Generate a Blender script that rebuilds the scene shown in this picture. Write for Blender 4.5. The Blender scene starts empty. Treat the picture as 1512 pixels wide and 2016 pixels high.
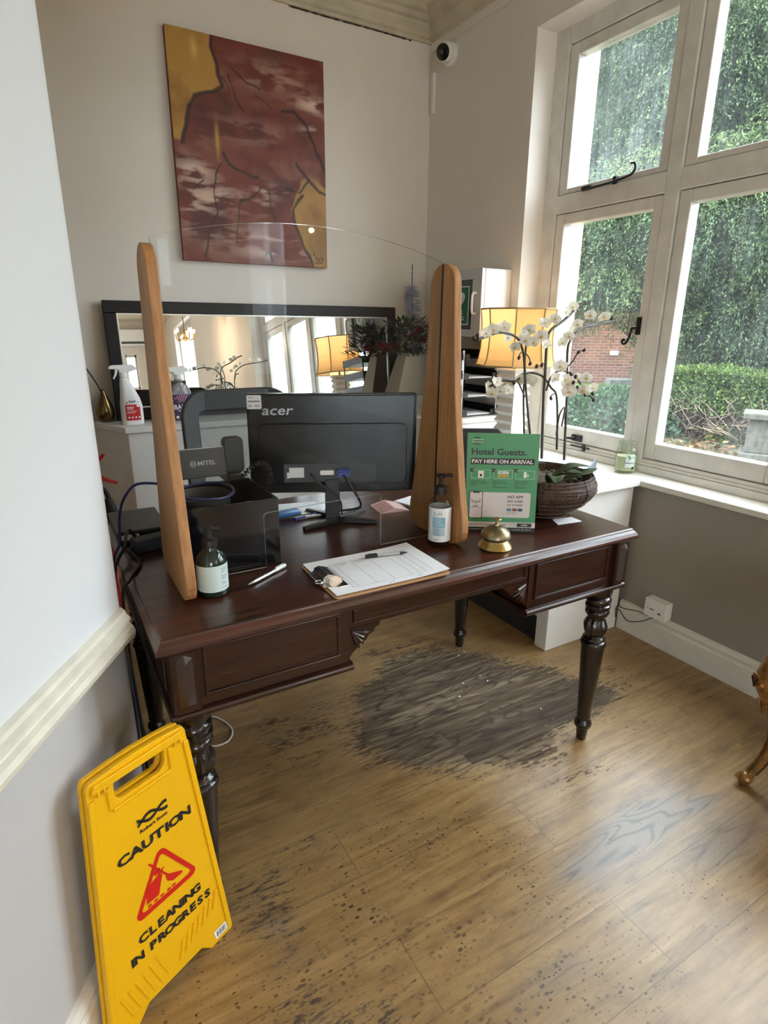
import bpy, bmesh, math, random
import numpy as np
from mathutils import Vector, Matrix, noise
random.seed(7); rng = np.random.default_rng(7)
S = bpy.context.scene
C = S.collection
PI = math.pi

# ------------------------------------------------------------------ camera, sky, lights, exposure
CAM = Vector((0.0, 0.0, 1.34))
AX = ((0.86490496, -0.50186788, 0.00824856),      # camera right / down / forward, as columns of world axes
      (-0.14444963, -0.26461147, -0.95347526),
      (0.48070127, 0.82347398, -0.3013584))
FPX = 1165.4456
cam = bpy.data.objects.new('camera', bpy.data.cameras.new('camera')); C.objects.link(cam)
cr, cd, cf = (Vector(a) for a in AX)
M = Matrix(((cr.x, -cd.x, -cf.x, CAM.x), (cr.y, -cd.y, -cf.y, CAM.y), (cr.z, -cd.z, -cf.z, CAM.z), (0, 0, 0, 1)))
cam.matrix_world = M
cam.data.sensor_fit = 'HORIZONTAL'; cam.data.sensor_width = 36.0
cam.data.lens = 36.0 * FPX / 1512.0
cam.data.clip_start = 0.02; cam.data.clip_end = 200
S.camera = cam

world = bpy.data.worlds.new('overcast_sky'); S.world = world; world.use_nodes = True
wn = world.node_tree.nodes; wl = world.node_tree.links
bg = wn['Background']
geo = wn.new('ShaderNodeTexCoord'); sep = wn.new('ShaderNodeSeparateXYZ'); ramp = wn.new('ShaderNodeValToRGB')
wl.new(geo.outputs['Generated'], sep.inputs[0]); wl.new(sep.outputs['Z'], ramp.inputs[0]); wl.new(ramp.outputs[0], bg.inputs[0])
ramp.color_ramp.elements[0].position = 0.0; ramp.color_ramp.elements[0].color = (0.29, 0.325, 0.355, 1)
ramp.color_ramp.elements[1].position = 0.9; ramp.color_ramp.elements[1].color = (0.84, 0.93, 1.0, 1)
bg.inputs[1].default_value = 20.0

def area(name, loc, rot, sx, sy, power, col):
    l = bpy.data.lights.new(name, 'AREA'); l.shape = 'RECTANGLE'; l.size = sx; l.size_y = sy; l.energy = power; l.color = col
    o = bpy.data.objects.new(name, l); C.objects.link(o); o.location = loc; o.rotation_euler = rot
    return o
# daylight at the side window, and fill light at the made-up rear doors
area('daylight_side_window', (2.30, -3.75, 1.65), (0, PI/2, 0), 1.7, 1.2, 30, (0.86, 0.93, 1.0))
area('fill_rear_doors', (-1.6, -5.42, 1.35), (PI/2, 0, 0), 1.9, 2.0, 28, (0.88, 0.94, 1.0))
S.view_settings.view_transform = 'Standard'; S.view_settings.look = 'None'
S.view_settings.gamma = 1.0; S.view_settings.use_curve_mapping = False
S.view_settings.exposure = 0.28
cy = S.cycles
cy.use_denoising = True; cy.max_bounces = 10; cy.diffuse_bounces = 5; cy.glossy_bounces = 5
cy.transmission_bounces = 8; cy.transparent_max_bounces = 24; cy.caustics_reflective = False; cy.caustics_refractive = False
cy.sample_clamp_indirect = 6.0

# ------------------------------------------------------------------ helpers
def at(px, py, axis, val):
    """the point of the place seen at a photograph pixel, on the plane axis = val"""
    d = cr * (px - 756) + cd * (py - 1008) + cf * FPX
    t = (val - CAM[axis]) / d[axis]
    return CAM + d * t

class MB:
    def __init__(self): self.b = bmesh.new(); self.mi = 0
    def _f(self, vs):
        try:
            f = self.b.faces.new(vs); f.material_index = self.mi; return f
        except ValueError: return None
    def box(self, lo, hi, mat=None):
        x0, y0, z0 = lo; x1, y1, z1 = hi
        v = [Vector(p) for p in ((x0,y0,z0),(x1,y0,z0),(x1,y1,z0),(x0,y1,z0),(x0,y0,z1),(x1,y0,z1),(x1,y1,z1),(x0,y1,z1))]
        if mat is not None: v = [mat @ p for p in v]
        v = [self.b.verts.new(p) for p in v]
        for q in ((0,3,2,1),(4,5,6,7),(0,1,5,4),(1,2,6,5),(2,3,7,6),(3,0,4,7)): self._f([v[i] for i in q])
        return self
    def cbox(self, c, s, rot=None):
        m = Matrix.Translation(Vector(c)) @ (rot.to_4x4() if rot is not None else Matrix.Identity(4))
        return self.box((-s[0]/2,-s[1]/2,-s[2]/2), (s[0]/2,s[1]/2,s[2]/2), m)
    def prism(self, pts, fn, d0, d1):
        """polygon pts (u,v) extruded from d0 to d1; fn(u,v,d) -> point"""
        a = [self.b.verts.new(Vector(fn(u, v, d0))) for u, v in pts]
        b = [self.b.verts.new(Vector(fn(u, v, d1))) for u, v in pts]
        self._f(a[::-1]); self._f(b)
        n = len(pts)
        for i in range(n): self._f([a[i], a[(i+1) % n], b[(i+1) % n], b[i]])
        return self
    def lathe(self, prof, c=(0,0,0), n=32, mat=None, cap=True, flute=None):
        rings = []
        for k, (r, z) in enumerate(prof):
            ring = []
            for i in range(n):
                a = 2*PI*i/n; rr = r
                if flute and flute[0] <= k <= flute[1]: rr = r*(1 - flute[3]*abs(math.sin(a*flute[2]/2))**0.6*1.0)
                p = Vector((c[0]+rr*math.cos(a), c[1]+rr*math.sin(a), c[2]+z))
                if mat is not None: p = mat @ p
                ring.append(self.b.verts.new(p))
            rings.append(ring)
        for a, b in zip(rings, rings[1:]):
            for i in range(n): self._f([a[i], a[(i+1) % n], b[(i+1) % n], b[i]])
        if cap: self._f(rings[0][::-1]); self._f(rings[-1])
        return self
    def tube(self, pts, r, n=8, cap=True):
        pts = [Vector(p) for p in pts]; rings = []; N = len(pts)
        t0 = (pts[1]-pts[0]).normalized()
        up = t0.orthogonal().normalized()
        for i, p in enumerate(pts):
            t = (pts[min(i+1, N-1)] - pts[max(i-1, 0)]).normalized()
            up = (up - t*up.dot(t))
            up = up.normalized() if up.length > 1e-6 else t.orthogonal().normalized()
            s = t.cross(up); rr = r[i] if isinstance(r, (list, tuple)) else r
            rings.append([self.b.verts.new(p + (up*math.cos(2*PI*k/n) + s*math.sin(2*PI*k/n))*rr) for k in range(n)])
        for a, b in zip(rings, rings[1:]):
            for i in range(n): self._f([a[i], a[(i+1) % n], b[(i+1) % n], b[i]])
        if cap: self._f(rings[0][::-1]); self._f(rings[-1])
        return self
    def ball(self, c, r, n=10, sq=(1,1,1), rot=None):
        m = Matrix.Translation(Vector(c)) @ (rot.to_4x4() if rot is not None else Matrix.Identity(4))
        prof = [(max(1e-4, r*math.sin(PI*k/n)), -r*math.cos(PI*k/n)) for k in range(n+1)]
        rings = []
        for rr, z in prof: rings.append([self.b.verts.new(m @ Vector((rr*math.cos(2*PI*i/(n*2))*sq[0], rr*math.sin(2*PI*i/(n*2))*sq[1], z*sq[2]))) for i in range(n*2)])
        for a, b in zip(rings, rings[1:]):
            for i in range(n*2): self._f([a[i], a[(i+1) % (n*2)], b[(i+1) % (n*2)], b[i]])
        self._f(rings[0][::-1]); self._f(rings[-1])
        return self
    def quad(self, *ps): self._f([self.b.verts.new(Vector(p)) for p in ps]); return self
    def text(self, s, fn, u, v, size, align='LEFT', bold=0.0, sx=1.0, d=0.0004, shear=0.0):
        cu = bpy.data.curves.new('t', 'FONT'); cu.body = s; cu.size = size; cu.align_x = align; cu.offset = bold*size; cu.resolution_u = 2
        cu.shear = shear
        o = bpy.data.objects.new('t', cu)
        me = bpy.data.meshes.new_from_object(o)
        vs = [self.b.verts.new(Vector(fn(u + p.co.x*sx, v + p.co.y, d))) for p in me.vertices]
        for p in me.polygons: self._f([vs[i] for i in p.vertices])
        bpy.data.objects.remove(o); bpy.data.curves.remove(cu); bpy.data.meshes.remove(me)
        return self
    def flat(self, pts, fn, d=0.0004):
        self._f([self.b.verts.new(Vector(fn(u, v, d))) for u, v in pts]); return self
    curved = False
    def rect(self, fn, u0, v0, u1, v1, d=0.0004):
        if self.curved and abs(u1-u0) > .005:
            k = max(2, int(abs(u1-u0)/.003)); us_ = [u0+(u1-u0)*i/k for i in range(k+1)]
            for a, b in zip(us_, us_[1:]): self.flat(((a,v0),(b,v0),(b,v1),(a,v1)), fn, d)
            return self
        return self.flat(((u0,v0),(u1,v0),(u1,v1),(u0,v1)), fn, d)
    def frame(self, fn, u0, v0, u1, v1, w, d=0.0004):
        self.rect(fn,u0,v0,u1,v0+w,d); self.rect(fn,u0,v1-w,u1,v1,d); self.rect(fn,u0,v0+w,u0+w,v1-w,d); self.rect(fn,u1-w,v0+w,u1,v1-w,d); return self
    def build(self, name, mats, parent=None, smooth=False, bevel=0.0, seg=2, fix=True, world=False, sub=0):
        if fix: bmesh.ops.recalc_face_normals(self.b, faces=self.b.faces)
        me = bpy.data.meshes.new(name); self.b.to_mesh(me); self.b.free()
        for m in (mats if isinstance(mats, (list, tuple)) else [mats]): me.materials.append(m)
        if smooth: me.polygons.foreach_set('use_smooth', [True]*len(me.polygons))
        o = bpy.data.objects.new(name, me); C.objects.link(o)
        if parent is not None:
            o.parent = parent
            if world:
                r = parent
                while r.parent: r = r.parent
                mw = Matrix.Translation(r.location) @ r.rotation_euler.to_matrix().to_4x4()
                me.transform(mw.inverted())
        if bevel:
            m = o.modifiers.new('bevel', 'BEVEL'); m.width = bevel; m.segments = seg; m.limit_method = 'ANGLE'; m.angle_limit = 0.6; m.harden_normals = False
        if sub:
            m = o.modifiers.new('sub', 'SUBSURF'); m.levels = sub; m.render_levels = sub
        if smooth:
            try:
                for p in me.polygons: pass
                me.set_sharp_from_angle(angle=0.7)
            except Exception: pass
        return o

def tag(o, label, cat, group=None, kind=None):
    o['label'] = label; o['category'] = cat
    if group: o['group'] = group
    if kind: o['kind'] = kind
    return o
def thing(name, label, cat, loc=(0,0,0), rz=0.0, group=None):
    o = bpy.data.objects.new(name, None); C.objects.link(o); o.location = loc; o.rotation_euler = (0,0,rz); o.empty_display_size = 0.05
    return tag(o, label, cat, group)
def struct(o):
    o['kind'] = 'structure'; return o
def bez(pts, n=10):
    """smooth Catmull-Rom path through points"""
    p = [Vector(q) for q in pts]; p = [p[0]*2-p[1]] + p + [p[-1]*2-p[-2]]; out = []
    for i in range(1, len(p)-2):
        for k in range(n):
            t = k/n
            out.append(0.5*((2*p[i]) + (p[i+1]-p[i-1])*t + (2*p[i-1]-5*p[i]+4*p[i+1]-p[i+2])*t*t + (3*p[i]-p[i-1]-3*p[i+1]+p[i+2])*t**3))
    out.append(p[-2]); return out
def rrect(u0, v0, u1, v1, r, n=5):
    out = []
    for cx, cy_, a0 in ((u1-r, v0+r, -PI/2), (u1-r, v1-r, 0), (u0+r, v1-r, PI/2), (u0+r, v0+r, PI)):
        for k in range(n+1):
            a = a0 + PI/2*k/n; out.append((cx+r*math.cos(a), cy_+r*math.sin(a)))
    return out

# ------------------------------------------------------------------ materials
def nt(name):
    m = bpy.data.materials.new(name); m.use_nodes = True
    return m, m.node_tree.nodes, m.node_tree.links, m.node_tree.nodes['Principled BSDF']
def mat(name, col, rough=0.5, metal=0.0, spec=0.5, bump=0.0, bscale=200, var=0.0, vscale=6, trans=0.0, coat=0.0, ior=None, sss=0.0):
    m, n, l, b = nt(name)
    b.inputs['Base Color'].default_value = (*col, 1); b.inputs['Roughness'].default_value = rough; b.inputs['Metallic'].default_value = metal
    b.inputs['Specular IOR Level'].default_value = spec; b.inputs['Coat Weight'].default_value = coat; b.inputs['Coat Roughness'].default_value = 0.1
    b.inputs['Transmission Weight'].default_value = trans
    if ior: b.inputs['IOR'].default_value = ior
    tc = n.new('ShaderNodeTexCoord')
    if var:
        t = n.new('ShaderNodeTexNoise'); t.inputs['Scale'].default_value = vscale; t.inputs['Detail'].default_value = 5
        r = n.new('ShaderNodeValToRGB'); l.new(tc.outputs['Object'], t.inputs['Vector']); l.new(t.outputs[0], r.inputs[0]); l.new(r.outputs[0], b.inputs['Base Color'])
        r.color_ramp.elements[0].position = 0.3; r.color_ramp.elements[1].position = 0.7
        r.color_ramp.elements[0].color = (*[c*(1-var) for c in col], 1); r.color_ramp.elements[1].color = (*[min(1, c*(1+var)) for c in col], 1)
    if bump:
        t = n.new('ShaderNodeTexNoise'); t.inputs['Scale'].default_value = bscale; t.inputs['Detail'].default_value = 3
        bp = n.new('ShaderNodeBump'); bp.inputs['Strength'].default_value = bump; bp.inputs['Distance'].default_value = 0.002
        l.new(tc.outputs['Object'], t.inputs['Vector']); l.new(t.outputs[0], bp.inputs['Height']); l.new(bp.outputs[0], b.inputs['Normal'])
    return m
def wood(name, c0, c1, axis=0, rough=0.35, scale=1.0, coat=0.0, spec=0.5, stretch=14):
    m, n, l, b = nt(name)
    tc = n.new('ShaderNodeTexCoord'); mp = n.new('ShaderNodeMapping'); t = n.new('ShaderNodeTexNoise'); r = n.new('ShaderNodeValToRGB')
    sc = [stretch*scale*2]*3; sc[axis] = scale*1.6; mp.inputs['Scale'].default_value = sc
    t.inputs['Scale'].default_value = 2.2; t.inputs['Detail'].default_value = 8; t.inputs['Roughness'].default_value = 0.62; t.inputs['Distortion'].default_value = 0.5
    l.new(tc.outputs['Object'], mp.inputs[0]); l.new(mp.outputs[0], t.inputs['Vector']); l.new(t.outputs[0], r.inputs[0]); l.new(r.outputs[0], b.inputs['Base Color'])
    r.color_ramp.elements[0].position = 0.34; r.color_ramp.elements[0].color = (*c0, 1); r.color_ramp.elements[1].position = 0.68; r.color_ramp.elements[1].color = (*c1, 1)
    b.inputs['Roughness'].default_value = rough; b.inputs['Coat Weight'].default_value = coat; b.inputs['Coat Roughness'].default_value = 0.12; b.inputs['Specular IOR Level'].default_value = spec
    bp = n.new('ShaderNodeBump'); bp.inputs['Strength'].default_value = 0.08; bp.inputs['Distance'].default_value = 0.001
    l.new(t.outputs[0], bp.inputs['Height']); l.new(bp.outputs[0], b.inputs['Normal'])
    return m
def glass(name, tint=(1,1,1), ior=1.5, dirt=0.0, dcol=(0.8,0.85,0.9)):
    """thin clear sheet: see-through with mirror-like glints; optional dusty streaks"""
    m, n, l, b = nt(name); n.remove(b)
    out = n['Material Output']; tr = n.new('ShaderNodeBsdfTransparent'); gl = n.new('ShaderNodeBsdfGlossy'); fr = n.new('ShaderNodeFresnel'); mx = n.new('ShaderNodeMixShader')
    tr.inputs[0].default_value = (*tint, 1); gl.inputs['Roughness'].default_value = 0.0; 
    ge = n.new('ShaderNodeNewGeometry'); io = n.new('ShaderNodeMapRange'); io.inputs[3].default_value = ior; io.inputs[4].default_value = 1/ior
    l.new(ge.outputs['Backfacing'], io.inputs[0]); l.new(io.outputs[0], fr.inputs[0])      # both faces of the thin sheet glint alike
    l.new(fr.outputs[0], mx.inputs[0]); l.new(tr.outputs[0], mx.inputs[1]); l.new(gl.outputs[0], mx.inputs[2])
    last = mx
    if dirt:
        tc = n.new('ShaderNodeTexCoord'); mp = n.new('ShaderNodeMapping'); mp.inputs['Scale'].default_value = (40, 40, 1.6)
        t = n.new('ShaderNodeTexNoise'); t.inputs['Scale'].default_value = 1.6; t.inputs['Detail'].default_value = 6
        t2 = n.new('ShaderNodeTexNoise'); t2.inputs['Scale'].default_value = 4.0; t2.inputs['Detail'].default_value = 6
        ml = n.new('ShaderNodeMath'); ml.operation = 'MULTIPLY'; m2 = n.new('ShaderNodeMapRange')
        m2.inputs[1].default_value = 0.18; m2.inputs[2].default_value = 0.45; m2.inputs[3].default_value = dirt*0.25; m2.inputs[4].default_value = dirt
        l.new(tc.outputs['Object'], mp.inputs[0]); l.new(mp.outputs[0], t.inputs['Vector']); l.new(tc.outputs['Object'], t2.inputs['Vector'])
        l.new(t.outputs[0], ml.inputs[0]); l.new(t2.outputs[0], ml.inputs[1]); l.new(ml.outputs[0], m2.inputs[0])
        tl = n.new('ShaderNodeBsdfTranslucent'); tl.inputs[0].default_value = (*dcol, 1); mx2 = n.new('ShaderNodeMixShader')
        l.new(m2.outputs[0], mx2.inputs[0]); l.new(mx.outputs[0], mx2.inputs[1]); l.new(tl.outputs[0], mx2.inputs[2]); last = mx2
    l.new(last.outputs[0], out.inputs[0])
    return m

CREAM = mat('cream_emulsion', (0.78, 0.72, 0.65), 0.7, bump=0.12, bscale=260, var=0.03, vscale=2)
WHITEW = mat('white_emulsion', (0.735, 0.765, 0.79), 0.65, bump=0.15, bscale=220)
GREYW = mat('shaded_grey_emulsion', (0.30, 0.270, 0.235), 0.7, bump=0.1, bscale=240, var=0.04, vscale=3)  # grey lower-wall paint, darkened to carry the shade under the window
GREYL = mat('pale_grey_emulsion', (0.53, 0.525, 0.53), 0.7, bump=0.1, bscale=240)
TRIM = mat('white_gloss_paint', (0.72, 0.70, 0.64), 0.3, var=0.05, vscale=14, bump=0.06, bscale=60)
DADO = mat('aged_ivory_gloss', (0.74, 0.72, 0.63), 0.28, var=0.10, vscale=18, bump=0.08, bscale=50)
CORN = mat('old_cornice_paint', (0.56, 0.50, 0.37), 0.6, var=0.15, vscale=9)
CEIL = mat('ceiling_paint', (0.70, 0.64, 0.50), 0.8, var=0.05)
FRAMEW = mat('window_paint', (0.70, 0.68, 0.63), 0.38, var=0.10, vscale=11, bump=0.12, bscale=45)
CABW = mat('white_satin_board', (0.80, 0.79, 0.76), 0.4, var=0.03, vscale=9)
STONE = mat('cream_stone', (0.72, 0.66, 0.50), 0.8, bump=0.4, bscale=60, var=0.08)
BLACK = mat('black_plastic', (0.012, 0.012, 0.013), 0.38)
BLACKM = mat('matt_black_plastic', (0.018, 0.018, 0.02), 0.6, bump=0.1, bscale=500)
GLOSSB = mat('gloss_black', (0.006, 0.006, 0.008), 0.07, coat=0.3)
DGREY = mat('dark_grey_plastic', (0.035, 0.037, 0.04), 0.45)
WHITEP = mat('white_plastic', (0.82, 0.82, 0.80), 0.35)
PAPER = mat('paper_white', (0.84, 0.85, 0.88), 0.75)
INK = mat('black_ink', (0.012, 0.012, 0.012), 0.5)
GREYINK = mat('grey_ink', (0.25, 0.25, 0.28), 0.6)
WHITEINK = mat('white_ink', (0.80, 0.80, 0.78), 0.5)
CHROME = mat('polished_steel', (0.62, 0.62, 0.62), 0.18, 1.0)
DMETAL = mat('dark_iron', (0.02, 0.02, 0.022), 0.45, 0.6)
MAHO = wood('mahogany', (0.010, 0.0030, 0.0022), (0.042, 0.0115, 0.0065), 0, 0.27, 1.0, 0.2)
MAHOV = wood('mahogany_upright', (0.009, 0.0026, 0.002), (0.038, 0.0105, 0.006), 2, 0.28, 1.0, 0.35)
MAHOT = wood('mahogany_top_sheen', (0.014, 0.0042, 0.0028), (0.085, 0.024, 0.0125), 0, 0.30, 1.0, 0.2)  # lighter, redder copy of the mahogany: sheen on the top put into its colour
EBON = mat('ebonised_wood', (0.010, 0.006, 0.0055), 0.25, coat=0.4)
OAK = wood('oak_upright', (0.30, 0.135, 0.046), (0.47, 0.235, 0.092), 2, 0.42, 1.4, 0.05, 0.4)

# ------------------------------------------------------------------ the room
XW, YB, ZC = 2.22, 3.314, 2.97            # window wall, back wall, ceiling
XL, YR = -3.2, -5.6                       # the rest of the room, to the left and behind
def swall(name, boxes, mats):
    mb = MB()
    for lo, hi, k in boxes: mb.mi = k; mb.box(lo, hi)
    return struct(mb.build(name, mats))
# window wall: one real opening in view, one further back
WY0, WY1, WZ0, WZ1 = -0.29, 2.452, 0.69, 2.64
VY0, VY1 = -4.42, -3.08
XO = 2.50
swall('wall_right', [
    ((XW, YR-.3, 0), (XO, YB+.3, WZ0), 1), ((XW, YR-.3, WZ1), (XO, YB+.3, ZC+.1), 0),
    ((XW, WY1, WZ0), (XO, YB+.3, WZ1), 0), ((XW, VY1, WZ0), (XO, WY0, WZ1), 0), ((XW, YR-.3, WZ0), (XO, VY0, WZ1), 0)], [CREAM, GREYW])
swall('wall_back', [((XL-.3, YB, 0), (XW, YB+.3, ZC+.1), 0)], [CREAM])
swall('wall_far', [((XL-.3, YR, 0), (XL, YB, ZC+.1), 0)], [CREAM])
RD0, RD1, RDZ = -2.55, -.65, 2.4
swall('wall_rear', [((XL-.3, YR-.3, 0), (RD0, YR, ZC+.1), 0), ((RD0, YR-.3, RDZ), (RD1, YR, ZC+.1), 0), ((RD1, YR-.3, 0), (1.54, YR, ZC+.1), 0),
    ((1.54, YR-.3, 0), (1.74, YR, 1.75), 0), ((1.54, YR-.3, 2.38), (1.74, YR, ZC+.1), 0), ((1.74, YR-.3, 0), (XW, YR, ZC+.1), 0)], [CREAM])
swall('ceiling', [((XL-.3, YR-.3, ZC), (XO, YB+.3, ZC+.12), 0)], [CEIL])

# floor: oak boards along X, lacquer worn through in patches
def floor_mat():
    m, n, l, b = nt('worn_oak_boards')
    def N(t, **k):
        o = n.new(t)
        for a, v in k.items(): setattr(o, a, v)
        return o
    def noisetex(vec, scale, detail, rough=0.55, dist=0.0):
        t = N('ShaderNodeTexNoise'); t.inputs['Scale'].default_value = scale; t.inputs['Detail'].default_value = detail
        t.inputs['Roughness'].default_value = rough; t.inputs['Distortion'].default_value = dist; l.new(vec, t.inputs['Vector']); return t.outputs[0]
    def mapping(s, loc=(0,0,0)):
        q = N('ShaderNodeMapping'); q.inputs['Scale'].default_value = s; q.inputs['Location'].default_value = loc; l.new(tc.outputs['Object'], q.inputs[0]); return q.outputs[0]
    def ramp(x, *st):
        r = N('ShaderNodeValToRGB'); l.new(x, r.inputs[0]); e = r.color_ramp.elements
        while len(e) < len(st): e.new(0.5)
        for k, (p, c) in enumerate(st): e[k].position = p; e[k].color = (*c, 1) if len(c) == 3 else c
        return r.outputs[0]
    def mr(x, a, b_, c=0.0, d=1.0):
        r = N('ShaderNodeMapRange'); l.new(x, r.inputs[0])
        for i, v in enumerate((a, b_, c, d)): r.inputs[i+1].default_value = v
        return r.outputs[0]
    def math_(op, x, y=None):
        q = N('ShaderNodeMath', operation=op); l.new(x, q.inputs[0])
        if isinstance(y, (int, float)): q.inputs[1].default_value = y
        elif y is not None: l.new(y, q.inputs[1])
        return q.outputs[0]
    def mix(f, a, b_, mode='MIX'):
        q = N('ShaderNodeMix', data_type='RGBA', blend_type=mode); 
        if isinstance(f, (int, float)): q.inputs[0].default_value = f
        else: l.new(f, q.inputs[0])
        for s, v in ((6, a), (7, b_)):
            if isinstance(v, tuple): q.inputs[s].default_value = (*v, 1)
            else: l.new(v, q.inputs[s])
        return q.outputs[2]
    tc = N('ShaderNodeTexCoord')
    # boards
    br = N('ShaderNodeTexBrick'); br.offset = 0.37; br.inputs['Scale'].default_value = 1.0; br.inputs['Brick Width'].default_value = 1.35
    br.inputs['Row Height'].default_value = 0.18; br.inputs['Mortar Size'].default_value = 0.0014; br.inputs['Mortar Smooth'].default_value = 0.1
    br.inputs['Color1'].default_value = (0, 0, 0, 1); br.inputs['Color2'].default_value = (1, 1, 1, 1); br.inputs['Mortar'].default_value = (0.5, 0.5, 0.5, 1)
    l.new(mapping((1,1,1), (0.31, 0.055, 0)), br.inputs['Vector'])
    tone = br.outputs['Color']; seam = br.outputs['Fac']
    wear = N('ShaderNodeAttribute', attribute_name='wear').outputs['Fac']
    stain = N('ShaderNodeAttribute', attribute_name='stain').outputs['Fac']
    speck = N('ShaderNodeAttribute', attribute_name='speck').outputs['Fac']
    gx = N('ShaderNodeCombineXYZ'); l.new(tone, gx.inputs[2])
    add = N('ShaderNodeVectorMath', operation='ADD'); l.new(tc.outputs['Object'], add.inputs[0])
    sc10 = N('ShaderNodeVectorMath', operation='SCALE'); l.new(gx.outputs[0], sc10.inputs[0]); sc10.inputs['Scale'].default_value = 3.0; l.new(sc10.outputs[0], add.inputs[1])
    mpg = N('ShaderNodeMapping'); mpg.inputs['Scale'].default_value = (2.2, 26, 1); l.new(add.outputs[0], mpg.inputs[0])
    grain = noisetex(mpg.outputs[0], 1.6, 7, 0.6, 0.7)
    # cathedral figure rings
    mpw = N('ShaderNodeMapping'); mpw.inputs['Scale'].default_value = (1.6, 9, 1); l.new(add.outputs[0], mpw.inputs[0])
    fig = noisetex(mpw.outputs[0], 0.9, 2, 0.5, 0.4)
    rings = math_('FRACT', math_('MULTIPLY', fig, 17.0))
    ringline = mr(math_('ABSOLUTE', math_('SUBTRACT', rings, 0.5)), 0.0, 0.24, 1.0, 0.0)
    big = noisetex(mapping((1,1,1)), 2.6, 4)
    lac = ramp(grain, (0.32, (0.125, 0.064, 0.020)), (0.50, (0.285, 0.166, 0.058)), (0.70, (0.42, 0.268, 0.112)))
    lac = mix(mr(big, 0.42, 0.72, 0.0, 0.55), lac, (0.30, 0.19, 0.085))
    lac = mix(math_('MULTIPLY', tone, 0.22), lac, (0.26, 0.165, 0.085))
    lac = mix(math_('MULTIPLY', ringline, 0.30), lac, (0.19, 0.11, 0.05))
    bare = ramp(grain, (0.30, (0.060, 0.042, 0.029)), (0.48, (0.165, 0.120, 0.080)), (0.64, (0.36, 0.275, 0.185)))
    bare = mix(math_('MULTIPLY', ringline, 0.75), bare, (0.035, 0.028, 0.025))
    bare = mix(math_('MULTIPLY', tone, 0.75), bare, (0.060, 0.046, 0.036))
    # ragged edge of the wear
    rag = noisetex(mapping((11, 40, 1)), 2.2, 9, 0.78)
    rag2 = noisetex(mapping((4, 7, 1), (3, 1, 0)), 1.2, 5, 0.6)
    ragsum = math_('ADD', math_('MULTIPLY', math_('SUBTRACT', rag, 0.5), 2.3), math_('MULTIPLY', math_('SUBTRACT', rag2, 0.5), 0.7))
    wm = mr(math_('ADD', math_('ADD', wear, math_('MULTIPLY', math_('SUBTRACT', tone, 0.5), 0.34)), ragsum), 0.46, 0.60)
    sm_ = mr(math_('ADD', stain, math_('MULTIPLY', math_('SUBTRACT', rag2, 0.5), 0.9)), 0.3, 0.9, 0.0, 0.85)
    # dirt pits and drops
    def pits(scale, lo, big_, soft, sy, off):
        vor = N('ShaderNodeTexVoronoi'); vor.inputs['Scale'].default_value = scale; vor.inputs['Randomness'].default_value = 1.0; l.new(mapping((0.7, sy, 1), off), vor.inputs['Vector'])
        dsep = N('ShaderNodeSeparateColor'); l.new(vor.outputs['Color'], dsep.inputs[0]); size = mr(dsep.outputs[0], lo, 1.0, 0.0, big_)
        return mr(math_('SUBTRACT', vor.outputs['Distance'], math_('MULTIPLY', size, speck)), 0.0, soft, 1.0, 0.0)
    clus = mr(noisetex(mapping((1,1,1), (5,5,0)), 5.5, 4), 0.40, 0.62)
    pit = math_('MULTIPLY', math_('MAXIMUM', pits(95, .30, .46, .05, 1.3, (0,0,0)), pits(48, .72, .20, .03, 1.2, (3.3,1.7,0))), clus)
    fleck = mr(noisetex(mapping((26, 150, 1), (1, 4, 0)), 1.6, 4, 0.65), 0.60, 0.70)
    mott = noisetex(mapping((5, 9, 1), (8, 2, 0)), 2.0, 7, 0.68)
    scr = mr(noisetex(mapping((6, 30, 1), (2, 7, 0)), 2.4, 6, 0.7), 0.66, 0.74)
    lac = mix(mr(noisetex(mapping((3, 5, 1), (4, 9, 0)), 1.7, 8, 0.72), 0.50, 0.72, 0.0, 0.62), lac, (0.12, 0.070, 0.028))
    lac = mix(mr(mott, 0.40, 0.68, 0.0, 0.55), lac, (0.385, 0.25, 0.105))
    lac = mix(math_('MULTIPLY', fleck, math_('MULTIPLY', clus, 0.85)), lac, (0.10, 0.058, 0.026))
    col = mix(wm, lac, bare)
    col = mix(sm_, col, mix(ringline, (0.20, 0.165, 0.135), (0.055, 0.052, 0.058)))
    col = mix(math_('MULTIPLY', pit, 0.9), col, (0.045, 0.026, 0.014))
    col = mix(math_('MULTIPLY', scr, 0.7), col, (0.07, 0.045, 0.028))
    col = mix(math_('MULTIPLY', seam, 0.5), col, (0.05, 0.032, 0.02))
    l.new(col, b.inputs['Base Color'])
    rr = mix(wm, (0.36, 0.36, 0.36), (0.80, 0.80, 0.80)); rs = N('ShaderNodeSeparateColor'); l.new(rr, rs.inputs[0])
    l.new(math_('MULTIPLY', math_('SUBTRACT', wm, 1.0), -.22), b.inputs['Coat Weight']); l.new(mr(wm, 0, 1, .5, .08), b.inputs['Specular IOR Level']); b.inputs['Coat Roughness'].default_value = .3
    l.new(math_('ADD', rs.outputs[0], math_('MULTIPLY', math_('SUBTRACT', big, 0.5), 0.25)), b.inputs['Roughness'])
    hb = math_('ADD', math_('MULTIPLY', grain, 0.5), math_('MULTIPLY', math_('ADD', seam, pit), -0.8))
    bp = N('ShaderNodeBump'); bp.inputs['Strength'].default_value = 0.22; bp.inputs['Distance'].default_value = 0.002; l.new(hb, bp.inputs['Height']); l.new(bp.outputs[0], b.inputs['Normal'])
    return m
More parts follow.
